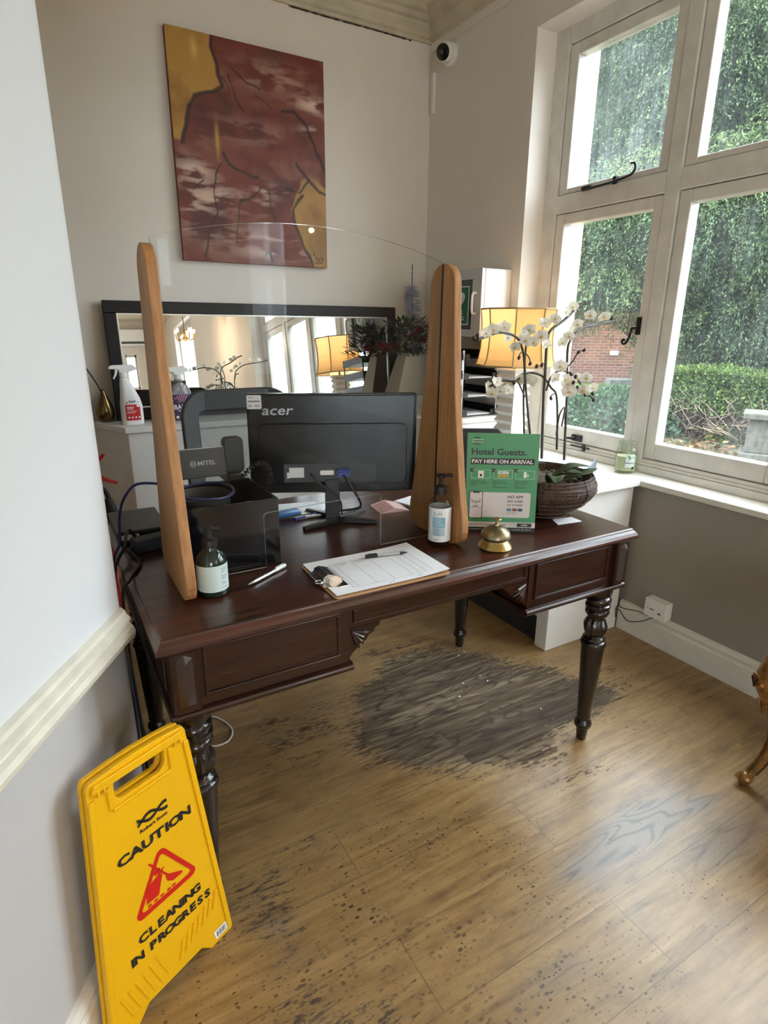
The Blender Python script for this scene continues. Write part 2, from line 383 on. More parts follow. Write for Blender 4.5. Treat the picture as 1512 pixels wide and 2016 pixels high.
def sdpoly(X, Y, poly):
    """signed distance to a polygon, inside positive"""
    d = np.full(X.shape, 1e9); ins = np.zeros(X.shape, bool); n = len(poly)
    for i in range(n):
        ax, ay = poly[i]; bx, by = poly[(i+1) % n]; ex, ey = bx-ax, by-ay
        t = np.clip(((X-ax)*ex + (Y-ay)*ey)/(ex*ex+ey*ey), 0, 1)
        d = np.minimum(d, np.hypot(X-ax-t*ex, Y-ay-t*ey))
        c = ((ay > Y) != (by > Y)) & (X < (bx-ax)*(Y-ay)/(by-ay+1e-12)+ax); ins ^= c
    return np.where(ins, d, -d)
def make_floor():
    step = 0.025
    xs = np.arange(-0.6, XW+0.0001+step, step); ys = np.arange(-0.2, YB+step, step)
    xs = np.concatenate([[XL], xs[:-1], [XO]]); ys = np.concatenate([[YR-.3], ys[:-1], [YB]])
    X, Y = np.meshgrid(xs, ys); nx, ny = len(xs), len(ys)
    co = np.stack([X.ravel(), Y.ravel(), np.zeros(X.size)], 1)
    me = bpy.data.meshes.new('floor'); idx = np.arange(nx*ny).reshape(ny, nx)
    q = np.stack([idx[:-1,:-1], idx[:-1,1:], idx[1:,1:], idx[1:,:-1]], -1).reshape(-1, 4)
    me.from_pydata(co.tolist(), [], q.tolist()); me.update()
    # worn-through patch beneath the desk, measured on the boards
    patch = [(0.78,1.36),(0.72,1.45),(0.80,1.60),(0.90,1.78),(1.10,1.92),(1.36,1.90),(1.46,1.80),(1.55,1.62),(1.68,1.50),(1.75,1.30),(1.72,1.22),(1.60,1.17),(1.42,1.19),(1.32,1.08),(1.19,1.09),(1.06,1.15),(0.90,1.22)]
    w = np.clip(0.5 + sdpoly(X, Y, patch)/0.27, 0, 1)
    for cx, cy_, rx, ry, s in ((0.62,1.62,.30,.32,.50),(1.85,1.35,.12,.3,.30),(.75,1.05,.3,.06,.32),(.35,.72,.25,.12,.3),(0.52,1.25,.30,.14,.34),(1.30,1.0,.20,.05,.42),(1.62,1.06,.16,.05,.36),(0.3,1.0,.12,.3,.42),(0.30,0.80,.10,.25,.34)):
        w = np.maximum(w, s*np.exp(-(((X-cx)/rx)**2+((Y-cy_)/ry)**2)))
    st = np.zeros(X.shape)
    for cx, cy_, rx, ry, s in ((1.30,.78,.24,.075,1.25),(1.50,.745,.13,.05,.9),(1.08,.755,.16,.07,.9),(1.45,.63,.26,.09,.7),(0.83,.60,.16,.05,.5),(0.56,.72,.12,.05,.35),(0.31,.97,.10,.12,.5)):
        st = np.maximum(st, s*np.exp(-(((X-cx)/rx)**2+((Y-cy_)/ry)**2)))
    sp = 0.45 + 0.8*np.exp(-(((X-.55)/.45)**2+((Y-.72)/.35)**2)) - 0.25*(X > 1.6)
    for nm, a in (('wear', w), ('stain', st), ('speck', np.clip(sp, 0, 1.2))):
        at_ = me.attributes.new(nm, 'FLOAT', 'POINT'); at_.data.foreach_set('value', a.ravel().astype(np.float32))
    me.materials.append(floor_mat())
    o = bpy.data.objects.new('floor', me); C.objects.link(o); struct(o)
make_floor()

# cornice on both walls, picture rail fillet on the window wall
def cornice(name, fn, a, b, m):
    prof = [(0,-.125),(.012,-.125),(.016,-.112),(.03,-.104),(.036,-.085),(.055,-.066),(.058,-.055),(.078,-.047),(.088,-.03),(.112,-.022),(.118,0),(0,0)]
    mb = MB(); mb.prism(prof, fn, a, b); return struct(mb.build(name, m))
cornice('trim_1', lambda u, v, d: (d, YB-u, ZC+v), XL, XW-.001, CORN)
cornice('trim_2', lambda u, v, d: (XW-u, d, ZC+v), YR, YB-.001, CORN)
mb = MB(); mb.box((XW-.012, YR, 2.806), (XW, YB-.012, ZC-.118)); struct(mb.build('trim_3', CREAM, bevel=.002))
mb = MB(); mb.tube(bez([(1.36,YB-.001,ZC-.128),(1.6,YB-.001,ZC-.129),(1.85,YB-.001,ZC-.127),(2.08,YB-.001,ZC-.129)]), [.001+.004*abs(math.sin(i*1.3)) for i in range(31)], 5); mb.build('crack', mat('dark_crack', (.05,.04,.03), .9), bpy.data.objects['trim_1'])
# skirting boards
def skirt(name, fn, a, b, h=.138):
    prof = [(0,0),(.024,0),(.024,h-.042),(.020,h-.038),(.014,h-.034),(.016,h-.028),(.019,h-.018),(.013,h-.006),(.005,h),(0,h)]
    mb = MB(); mb.prism(prof, fn, a, b); return struct(mb.build(name, TRIM))
skirt('baseboard_right', lambda u, v, d: (XW-u, d, v), YR, 1.60)
skirt('baseboard_back', lambda u, v, d: (d, YB-u, v), XL, 0.20)

# the pier on the left: a stub of wall standing skew to the room, with dado rail and skirting
ND = Vector((.851, -.526)).normalized(); DD = Vector((.526, .851)).normalized()
def pier(nv, tv): p = ND*nv + DD*tv; return (p.x, p.y)
NF, TE = -0.583, 1.150
rc = 0.05
foot = [pier(NF, -2.3)] + [pier(NF-rc+rc*math.sin(PI/2*(1-k/8)), TE-rc+rc*math.cos(PI/2*(1-k/8))) for k in range(9)] + [pier(NF-.62, TE), pier(NF-.62, -2.3)]
mb = MB(); mb.mi = 0; mb.prism(foot, lambda u, v, d: (u, v, d), .735, ZC); mb.mi = 1; mb.prism(foot, lambda u, v, d: (u, v, d), 0, .735)
struct(mb.build('wall_left', [WHITEW, GREYL], smooth=True))
def rail(name, prof, t1, m, cut=0.6):
    mb = MB()
    a = [mb.b.verts.new(Vector((*pier(NF+u, -2.3), v))) for u, v in prof]; b = [mb.b.verts.new(Vector((*pier(NF+u, t1-u*cut), v))) for u, v in prof]
    mb._f(a); mb._f(b[::-1])
    for i in range(len(prof)): mb._f([a[i], a[(i+1) % len(prof)], b[(i+1) % len(prof)], b[i]])
    return struct(mb.build(name, m))
rail('trim_4', [(u, .700+(z-.735)*.907) for u, z in [(0,.735),(.012,.735),(.015,.741),(.028,.744),(.036,.752),(.038,.764),(.033,.774),(.024,.779),(.022,.784),(.027,.788),(.026,.794),(.016,.799),(.012,.806),(0,.810)]], 1.115, DADO)
rail('baseboard_left', [(0,0),(.020,0),(.020,.098),(.013,.104),(.017,.118),(.010,.134),(0,.138)], 1.12, TRIM)

# ------------------------------------------------------------------ window in view (3 lights wide, 2 high)
GLASS = glass('window_glass', (0.97, 0.985, 0.98), 1.45, 0.02)
GLASSD = glass('streaked_window_glass', (0.96, 0.98, 0.99), 1.5, 0.07)
def window(name, y0, y1, cols, zlo, zhi, zt0, zt1, zpl, zpu, fittings):
    """cols: list of (opening y0, y1); sashes sit inside each opening"""
    mb = MB(); fx0, fx1 = 2.345, 2.435
    mb.box((fx0, cols[0][1], zlo), (fx1, y1+.02, zhi)); mb.box((fx0, y0-.02, zlo), (fx1, cols[-1][0], zhi))
    for a, b in zip(cols, cols[1:]): mb.box((fx0, b[1], zlo), (fx1, a[0], zhi))
    ys = (cols[-1][0], cols[0][1])
    for o in cols:
        mb.box((fx0, o[0], zt1[1] if False else zt1), (fx1, o[1], zt1+.0001)) if False else None
        mb.box((fx0, o[0], zt0), (fx1, o[1], zt1)); mb.box((fx0, o[0], zhi-.08), (fx1, o[1], zhi)); mb.box((fx0, o[0], zlo), (fx1, o[1], zpl))
    mb.box((fx0-.018, ys[0], zlo), (fx0, ys[1], zlo+.032)); mb.box((fx0-.008, ys[0], zlo+.032), (fx0, ys[1], zlo+.045))
    fr = struct(mb.build(name, FRAMEW, bevel=.004))
    for ci, o in enumerate(cols):
        for up in (0, 1):
            za, zb = (zpl, zt0) if not up else (zt1, zhi-.08)
            g = .003; sl, st, sb = .050, .052, (.075 if not up else .028)
            s = MB(); sx0, sx1 = 2.354, 2.412
            s.box((sx0, o[0]+g, za+g), (sx1, o[0]+sl, zb-g)); s.box((sx0, o[1]-sl-.006, za+g), (sx1, o[1]-g, zb-g))
            s.box((sx0, o[0]+sl, za+g), (sx1, o[1]-sl-.006, za+sb)); s.box((sx0, o[0]+sl, zb-st), (sx1, o[1]-sl-.006, zb-g))
            sa = s.build('sash', FRAMEW, fr, bevel=.005)
            gl_ = MB(); gl_.box((2.386, o[0]+sl-.004, za+sb-.004), (2.390, o[1]-sl-.002, zb-st+.004)); gl_.build('pane', GLASSD if up and ci == 0 else GLASS, sa)
    for z0_, z1_ in ((zlo, zhi),): pass
    return fr
COLS = [(1.765, 2.37), (1.115, 1.70), (.465, 1.05), (-.185, .40)]
win = window('window_1', WY0+.04, WY1, COLS, .71, WZ1+.01, 1.865, 1.945, .770, .775, True)
window('window_2', VY0, VY1, [(-3.72, -3.13), (-4.37, -3.78)], .71, WZ1+.01, 1.865, 1.945, .770, .775, False)
# iron fittings
f = MB()                                             # stay with a curled end on the top light
f.tube(bez([(2.335,2.20,1.945),(2.33,2.12,1.945),(2.325,2.03,1.947),(2.320,1.955,1.951)]), .0055)
f.tube(bez([(2.320,1.955,1.951),(2.315,1.915,1.957),(2.312,1.897,1.975),(2.312,1.903,1.996),(2.316,1.922,2.000)]), .005)
f.cbox((2.342,2.18,1.95), (.016,.05,.016)); f.cbox((2.342,2.02,1.955), (.016,.016,.03))
f.build('stay', DMETAL, win, smooth=True)
f = MB()                                             # monkey-tail catch on the side-hung light
f.cbox((2.352,1.808,1.345), (.012,.020,.075)); f.tube([(2.35,1.812,1.335),(2.335,1.829,1.337)], .007)
f.tube(bez([(2.335,1.828,1.338),(2.332,1.832,1.315),(2.330,1.837,1.290),(2.328,1.848,1.270),(2.328,1.862,1.268),(2.328,1.868,1.280),(2.328,1.859,1.288),(2.328,1.853,1.280)]), .0055)
f.build('catch', DMETAL, win, smooth=True)
f = MB(); f.cbox((2.35,2.085,.80), (.02,.06,.03)); f.tube([(2.335,2.09,.80),(2.30,2.12,.80)], .007); f.cbox((2.33,2.02,.762), (.012,.012,.03)); f.tube([(2.325,2.10,.765),(2.325,1.98,.765)], .004)
f.build('stay_pin', DMETAL, win)
mb = MB(); mb.box((2.195, WY0, .685), (2.345, WY1-.002, .711)); struct(mb.build('trim_5', TRIM, bevel=.006, seg=3))
# slit window seen in reflections; unseen glazed doors added to let in frontal fill
mb = MB()
for y in (YR-.14,):
    for x in (RD0, RD0+.60, RD0+1.24, RD1-.06): mb.box((x, y, 0), (x+.06, y+.06, RDZ))
    for z in (0, .75, 1.95, RDZ-.06): mb.box((RD0, y+.005, z), (RD1, y+.055, z+.07))
door = struct(mb.build('fill_door_1', FRAMEW))
mb = MB(); mb.box((RD0+.06, YR-.112, .07), (RD1-.06, YR-.108, RDZ-.06)); mb.build('pane', GLASS, door)
mb = MB(); mb.box((1.54, YR-.14, 1.75), (1.57, YR-.08, 2.38)); mb.box((1.71, YR-.14, 1.75), (1.74, YR-.08, 2.38)); mb.box((1.54, YR-.14, 1.75), (1.74, YR-.08, 1.79)); mb.box((1.54, YR-.14, 2.34), (1.74, YR-.08, 2.38))
w3 = struct(mb.build('window_3', FRAMEW)); mb = MB(); mb.box((1.57, YR-.112, 1.79), (1.71, YR-.108, 2.34)); mb.build('pane', GLASS, w3)

# ------------------------------------------------------------------ built-in cupboards along the walls
ft = thing('low_cupboard', 'low white boxed-in cupboard running under the window behind the desk', 'cupboard', (1.97, 2.05, 0))
mb = MB(); mb.box((1.745,1.60,0), (2.19,1.66,.685)); mb.box((1.745,1.66,0), (1.80,1.665,.685)); mb.box((1.758,1.66,.13), (2.19,2.495,.685)); mb.build('body', CABW, ft, bevel=.003, world=True)
mb = MB(); mb.box((1.775,1.662,0.0), (2.19,2.495,.13)); mb.build('plinth', BLACKM, ft, world=True)
mb = MB(); mb.box((1.722,1.575,.687), (2.194,2.497,.712)); mb.build('worktop', CABW, ft, bevel=.004, world=True)
ft = thing('corner_cupboard', 'taller white corner cupboard between the shelf and the low window cupboard', 'cupboard', (1.98, 2.9, 0))
mb = MB(); mb.box((1.755,2.512,0), (2.216,3.31,.838)); mb.build('body', CABW, ft, bevel=.003, world=True)
mb = MB(); mb.box((1.742,2.50,.840), (2.217,3.312,.870)); mb.build('worktop', CABW, ft, bevel=.006, seg=3, world=True)
ft = thing('ledge_unit', 'long white ledge unit with splayed end along the back wall below the mirror', 'shelf', (1.0, 3.15, 0))
mb = MB(); mb.prism([(1.738,3.312),(1.738,3.012),(.352,3.012),(.262,3.225),(.225,3.312)], lambda u,v,d: (u,v,d), 0, .838); mb.build('body', CABW, ft, bevel=.003, world=True)
mb = MB(); mb.prism([(1.740,3.312),(1.740,2.995),(.339,2.995),(.243,3.222),(.205,3.312)], lambda u,v,d: (u,v,d), .840, .870); mb.build('ledge', CABW, ft, bevel=.005, seg=3, world=True)

# ------------------------------------------------------------------ writing desk
DZ = 0.765
desk = thing('writing_desk', 'dark mahogany writing desk on turned legs standing on the worn floor', 'desk', (0.815, 1.475, 0))
X0, X1, Y0, Y1 = .124, 1.505, 1.060, 1.890
mb = MB()
prof = [(.016,.765),(.013,.7625),(.0115,.759),(.006,.753),(.001,.745),(0,.738),(.004,.733),(.012,.731)]
rings = []
for i_, z in prof: rings.append([mb.b.verts.new((x, y, z)) for x, y in ((X0+i_,Y0+i_),(X1-i_,Y0+i_),(X1-i_,Y1-i_),(X0+i_,Y1-i_))])
for a, b in zip(rings, rings[1:]):
    for k in range(4): mb._f([a[k], a[(k+1) % 4], b[(k+1) % 4], b[k]])
mb._f(rings[0]); mb._f(rings[-1])
mb.build('desk_top', MAHOT, desk, world=True)
def bead(mb, x0, z0, x1, z1, y, w=.007, p=.005):
    for a, b_ in (((x0,z0),(x1,z0+w)),((x0,z1-w),(x1,z1)),((x0,z0+w),(x0+w,z1-w)),((x1-w,z0+w),(x1,z1-w))): mb.box((a[0], y-p, a[1]), (b_[0], y+.004, b_[1]))
def drawer(name, x0, z0, x1, z1, y):
    mb = MB(); mb.box((x0, y-.001, z0), (x1, y+.012, z1)); bead(mb, x0, z0, x1, z1, y); return mb.build(name, MAHO, desk, bevel=.0018, world=True)
# carcass blocks and centre apron
for x0, x1 in ((.150, .544), (1.096, 1.486)):
    mb = MB(); mb.box((x0, 1.086, .588), (x1, 1.868, .731)); mb.build('drawer_case', MAHO, desk, bevel=.002, world=True)
    mb = MB(); mb.prism([(0,.588),(-.009,.585),(-.012,.579),(-.010,.572),(-.003,.568),(.02,.568),(.02,.588)], lambda u,v,d: (d, 1.086+u, v), x0-.008, x1+.008)
    mb.box((x0-.008, 1.10, .569), (x1+.008, 1.872, .587)); mb.build('base_moulding', MAHO, desk, bevel=.0015, world=True)
mb = MB(); mb.box((.544, 1.090, .672), (1.096, 1.108, .731)); mb.build('apron', MAHO, desk, bevel=.002, world=True)
mb = MB(); mb.box((.544, 1.845, .66), (1.096, 1.862, .731)); mb.build('rear_apron', MAHO, desk, bevel=.002, world=True)
drawer('drawer_front', .214, .612, .520, .724, 1.085); drawer('drawer_front', 1.118, .612, 1.410, .722, 1.085); drawer('drawer_front', .556, .683, 1.084, .727, 1.089)
# canted corner posts with a lozenge panel
for sx, xc in ((1, .150), (-1, 1.486)):
    mb = MB(); mb.prism([(0,1.0745),(.052,1.0745),(.052,1.086),(0,1.086)], lambda u,v,d: (xc+sx*u, v, d), .590, .729)
    mb.prism([(.004,.594),(.048,.594),(.048,.725),(.004,.725)], lambda u,v,d: (xc+sx*u, 1.0745-d, v), 0, .0015)
    pts = [(.010,.606),(.026,.596),(.042,.606),(.042,.712),(.026,.722),(.010,.712)]
    a = [mb.b.verts.new((xc+sx*u, 1.073, v)) for u, v in pts]; c = [mb.b.verts.new((xc+sx*.026, 1.062, .612)), mb.b.verts.new((xc+sx*.026, 1.062, .706))]
    for q in ((0,1,c[0]),(1,2,c[0]),(3,4,c[1]),(4,5,c[1])): mb._f([a[i] if isinstance(i, int) else i for i in q])
    mb._f([a[2],a[3],c[1],c[0]]); mb._f([a[5],a[0],c[0],c[1]])
    mb.build('corner_panel', MAHOV, desk, world=True)
# side panels
for x, s in ((.150, -1), (1.486, 1)):
    mb = MB(); mb.box((x-.004 if s < 0 else x, 1.14, .61), (x if s < 0 else x+.004, 1.82, .722)); mb.build('side_panel', MAHOV, desk, bevel=.002, world=True)
# carved brackets in the knee hole
for sx, xc in ((1, .545), (-1, 1.095)):
    mb = MB(); pts = [(0,.672),(.084,.672),(.080,.662),(.070,.660),(.066,.650),(.052,.643),(.046,.633),(.030,.628),(.020,.616),(.008,.606),(0,.594)]
    mb.prism(pts, lambda u,v,d: (xc+sx*u, d, v), 1.090, 1.112)
    for a in (0.25, .55, .85, 1.15): mb.tube([(xc+sx*.008, 1.089, .664), (xc+sx*(.008+.030*math.cos(a)), 1.086, .664-.036*math.sin(a)), (xc+sx*(.008+.046*math.cos(a)), 1.090, .664-.052*math.sin(a))], [.003,.006,.002], 6)
    mb.build('carved_bracket', MAHO, desk, world=True)
LEG = [(.0155,0),(.0165,.002),(.0195,.042),(.020,.046),(.026,.050),(.0285,.058),(.0285,.066),(.025,.074),(.022,.078),(.021,.086),(.023,.090),(.0235,.096),(.022,.101),(.0235,.106),(.0365,.352),
       (.0365,.360),(.040,.364),(.041,.370),(.038,.377),(.033,.380),(.036,.385),(.034,.390),(.028,.394),
       (.0295,.398),(.036,.408),(.0405,.422),(.0405,.434),(.036,.446),(.030,.456),(.028,.461),
       (.028,.466),(.033,.470),(.037,.477),(.037,.484),(.033,.489),(.036,.493),(.039,.499),(.038,.506),(.034,.509),(.036,.513),(.0385,.519),(.0385,.526),(.035,.531),(.031,.535),(.037,.542),(.039,.555),(.039,.5675)]
for x, y in ((.192,1.130),(1.445,1.126),(.192,1.822),(1.452,1.822)):
    mb = MB(); mb.lathe(LEG, (x,y,0), 40, flute=(23, 28, 12, .16)); mb.build('leg', EBON, desk, smooth=True, world=True)

# ------------------------------------------------------------------ counter screen: two oak feet carrying a clear sheet
scr = thing('counter_screen', 'clear acrylic counter screen held between two tapered oak uprights on the desk', 'screen', (.59, 1.313, DZ))
hw = [(.767-.002,.078),(.770,.098),(.780,.118),(.792,.127),(.81,.131),(.835,.129),(.862,.124),(.90,.115),(.95,.106),(1.0,.098),(1.045,.091),(1.10,.082),(1.17,.073),(1.25,.065),(1.33,.059),(1.40,.055),(1.435,.053)]
cap_ = [(1.435+.053*math.sin(a), .053*math.cos(a)) for a in [PI/2*k/8 for k in range(1, 8)]]
right = [(h_, z) for z, h_ in hw+cap_]; left = [(-h_, z) for h_, z in right[::-1]]
post_poly = right + [(0, 1.488)] + left
for xa in (.214, .932):
    mb = MB(); mb.prism(post_poly, lambda u,v,d: (d, 1.313+u, v), xa, xa+.022); po = mb.build('upright', OAK, scr, bevel=.003, world=True)
    mb = MB(); mb.box((xa-.0006 if xa > .5 else xa+.0216, 1.3095, .78), (xa+.0004 if xa > .5 else xa+.0226, 1.3165, 1.486)); mb.build('slot', INK, po, world=True)
ACR = glass('acrylic', (0.975, 0.985, 0.985), 1.20)
EDGE = mat('acrylic_edge', (0.72, 0.76, 0.74), 0.15, spec=0.8, trans=0.35)
top = [(.934-.700*k/24, 1.488+ (1.540-1.488)*(1-((k/24-.5)*2)**2) + .012*k/24) for k in range(25)]
outline = [(.236,.768),(.427,.768)] + [(.427+.006*0, .80)] + [(.432-.005+.0, .895), (.431,.903), (.438,.9085)] + [(.746,.9185),(.752,.916),(.755,.909)] + [(.755,.768),(.957,.768)] + top
outline = [(.2345,.768),(.432,.768),(.432,.897),(.434,.904),(.441,.907),(.746,.913),(.753,.911),(.756,.904),(.756,.768),(.934,.768)] + top
mb = MB(); mb.mi = 0
fa = [mb.b.verts.new((u, 1.3105, v)) for u, v in outline]; fb = [mb.b.verts.new((u, 1.3155, v)) for u, v in outline]
mb._f(fa); mb._f(fb[::-1]); mb.mi = 1
for i in range(len(outline)): mb._f([fa[i], fa[(i+1) % len(fa)], fb[(i+1) % len(fa)], fb[i]])
mb.build('sheet', [ACR, EDGE], scr, world=True)

# ------------------------------------------------------------------ caution board leaning by the pier
YEL = mat('yellow_polypropylene', (0.86, 0.47, 0.004), 0.36, bump=0.06, bscale=300, var=0.03, vscale=5)
RED = mat('red_print', (0.62, 0.012, 0.008), 0.45)
us = Vector((.899, .437, 0)).normalized(); vs_ = Vector((-.014, .0225, .58)).normalized(); ns_ = us.cross(vs_).normalized()
if ns_.y > 0: ns_ = -ns_
sg = thing('caution_board', 'yellow folding caution floor board leaning beside the white pier', 'floor sign', (.0825, .9915, 0))
O_ = Vector((.0825, .9915, 0))
def sgf(u, v, d): return O_ + us*u + vs_*v + ns_*d
def sghalf(v): return .151 - .049*(v/.585)
def panel(mb, z0, z1, shrink=0.0):
    pts = [(-.151,.004),(-.147,0),(-.090,0),(-.066,.026),(.066,.026),(.090,0),(.147,0),(.151,.004)] + [(sghalf(.565)-shrink,.565),(sghalf(.58)-.004-shrink,.578),(.05,.583),(0,.585),(-.05,.583),(-sghalf(.58)+.004+shrink,.578),(-sghalf(.565)+shrink,.565)]
    o = [mb.b.verts.new(sgf(u, v, z0)) for u, v in pts]; p = [mb.b.verts.new(sgf(u, v, z1)) for u, v in pts]
    hole = [(-.054,.551),(-.056,.528),(-.050,.516),(-.040,.513),(.034,.513),(.044,.518),(.050,.530),(.051,.552),(.046,.556),(-.050,.556)]
    ho = [mb.b.verts.new(sgf(u, v, z0)) for u, v in hole]; hp = [mb.b.verts.new(sgf(u, v, z1)) for u, v in hole]
    for i in range(len(pts)): mb._f([o[i], o[(i+1) % len(pts)], p[(i+1) % len(pts)], p[i]])
    for i in range(len(hole)): mb._f([ho[i], ho[(i+1) % len(hole)], hp[(i+1) % len(hole)], hp[i]])
    for ring, hr in ((o, ho), (p, hp)):
        ed = []
        for r_ in (ring, hr):
            for i in range(len(r_)):
                e = mb.b.edges.get((r_[i], r_[(i+1) % len(r_)])); ed.append(e)
        bmesh.ops.triangle_fill(mb.b, edges=ed, use_beauty=True)
mb = MB(); panel(mb, -.011, 0)
# raised rims, recessed grip surround and moulded ribs
for s in (-1, 1): mb.prism([(s*sghalf(.02), .012),(s*(sghalf(.02)-.012), .012),(s*(sghalf(.55)-.012), .545),(s*sghalf(.55), .545)][::s], sgf, 0, .004)
mb.prism([(-.098,.557),(.098,.557),(.092,.574),(-.092,.574)], sgf, 0, .006)
for u0, v0, u1, v1 in ((-.064,.498,.060,.505),(-.070,.505,-.062,.552),(.058,.505,.066,.552)): mb.prism([(u0,v0),(u1,v0),(u1,v1),(u0,v1)], sgf, 0, .004)
for u in (-.088,-.076,.072,.084): mb.prism([(u,.548),(u+.005,.548),(u+.005,.562),(u,.562)], sgf, 0, .0075)
mb.build('front_panel', YEL, sg, bevel=.002, world=True)
mb = MB()
for k in range(7):
    u = .012+.0155*k; v = .055+.0075*k
    mb.prism([(u,v),(u+.008,v-.003),(u+.008+.012,v+.040),(u+.012,v+.043)], sgf, 0, .003)
for k in range(6):
    u = -.012-.0165*k; v = .050-.004*k
    mb.prism([(u-.006,v),(u,v),(u-.020,v+.066),(u-.026,v+.066)], sgf, 0, .0022)
mb.build('rib', YEL, sg, bevel=.0012, world=True)
mb = MB(); panel(mb, -.030, -.019); mb.build('back_panel', YEL, sg, bevel=.002, world=True)
mb = MB(); mb.tube([sgf(-.09,.569,-.015), sgf(.09,.569,-.015)], .006, 10); mb.build('hinge', YEL, sg, world=True)
mb = MB()
def spread(mb, s, u0, u1, v, cap, bold, fn, shear=0.0, mir=1):
    """a line of capitals spread from u0 to u1, cap height cap"""
    cu = bpy.data.curves.new('t', 'FONT'); cu.body = s; cu.size = cap/.70; cu.offset = bold*cap/.70; o = bpy.data.objects.new('t', cu)
    me = bpy.data.meshes.new_from_object(o); xs = [p.co.x for p in me.vertices]; a, b_ = min(xs), max(xs)
    bpy.data.objects.remove(o); bpy.data.curves.remove(cu); bpy.data.meshes.remove(me)
    k = (u1-u0)/(b_-a); mb.text(s, fn, u0-a*k, v, cap/.70, 'LEFT', bold, k, .0009)
def letters(mb, s, u0, u1, v, cap, bold, fn):
    """letter-spaced capitals: each letter placed on its own"""
    wd = {'I': .35, 'C': .75, ' ': .45}; tot = sum(wd.get(c, .72) for c in s); u = u0; k = (u1-u0)/tot
    for c in s:
        w = wd.get(c, .72)*k
        if c != ' ': mb.text(c, fn, u+w/2, v, cap/.70, 'CENTER', bold, min(1.35, k/(cap/.70)*1.12), .0012)
        u += w
letters(mb, 'CAUTION', -.076, .088, .3765, .0195, .045, sgf); letters(mb, 'CLEANING', -.064, .084, .178, .019, .045, sgf); letters(mb, 'IN PROGRESS', -.088, .108, .143, .0185, .045, sgf)
mb.build('lettering', INK, sg, fix=False, world=True); mb = MB()
spread(mb, 'Robert Scott', -.023, .038, .414, .0078, .03, sgf)
def ribbon(mb, path, w, fn, d=.0012):
    for (a, b) in zip(path, path[1:]): mb._f([mb.b.verts.new(fn(*q, d)) for q in ((a[0],a[1]-w/2),(b[0],b[1]-w/2),(b[0],b[1]+w/2),(a[0],a[1]+w/2))])
for ph in (0, PI): ribbon(mb, [(-.026+.066*k/24, .4385+.0078*math.sin(ph+PI*1.55*k/24*1.25-.9)) for k in range(25)], .0072, sgf)
mb.build('maker_print', INK, sg, fix=False, world=True)
mb = MB()
def rtri(cx, cy_, w, h, r): # rounded triangle points
    P = [(-w/2, 0), (w/2, 0), (0, h)]; out = []
    cen = []
    for i in range(3):
        p = Vector(P[i]); a = (Vector(P[i-1])-p).normalized(); b = (Vector(P[(i+1) % 3])-p).normalized()
        bis = (a+b).normalized(); half = a.angle(b)/2; c = p + bis*(r/math.sin(half)); t0 = p + a*(r/math.tan(half)) - c; t1 = p + b*(r/math.tan(half)) - c
        a0 = math.atan2(t0.y, t0.x); a1 = math.atan2(t1.y, t1.x)
        while a1 < a0: a1 += 2*PI
        for k in range(7): an = a0+(a1-a0)*k/6; out.append((cx+c.x+r*math.cos(an), cy_+c.y+r*math.sin(an)))
    return out
ou = rtri(.010, .228, .156, .132, .012); inn = rtri(.010, .240, .122, .102, .006)
a = [mb.b.verts.new(sgf(u, v, .0011)) for u, v in ou]; b = [mb.b.verts.new(sgf(u, v, .0011)) for u, v in inn]
for i in range(len(a)): mb._f([a[i], a[(i+1) % len(a)], b[(i+1) % len(a)], b[i]])
def P_(pts): mb.flat(pts, sgf, .0011)
P_([(-.036,.252),(-.008,.252),(.006,.292),(-.002,.298),(-.020,.290),(-.030,.286)]); P_([(-.010,.300),(.000,.300),(.004,.309),(-.003,.313),(-.011,.309)])
P_([(-.020,.336),(-.0165,.338),(.018,.281),(.0145,.279)]); P_([(.012,.283),(.020,.279),(.048,.262),(.050,.256),(.026,.256),(.014,.266)])
P_([(-.004,.298),(.010,.306),(.012,.303),(-.001,.294)])
for u in (-.034,-.020,-.006,.010,.022): P_([(u,.2425),(u+.008,.2425),(u+.008,.2475),(u,.2475)])
mb.build('pictogram', RED, sg, fix=False, world=True)
mb = MB(); mb.mi = 0; mb.flat([(.104,.012),(.138,.012),(.134,.036),(.100,.036)], sgf, .001); mb.mi = 1
for k in range(9): mb.rect(sgf, .107+.0028*k, .017, .107+.0028*k+(.0012 if k % 3 else .0018), .031, .0014)
mb.build('barcode_label', [PAPER, INK], sg, fix=False, world=True)

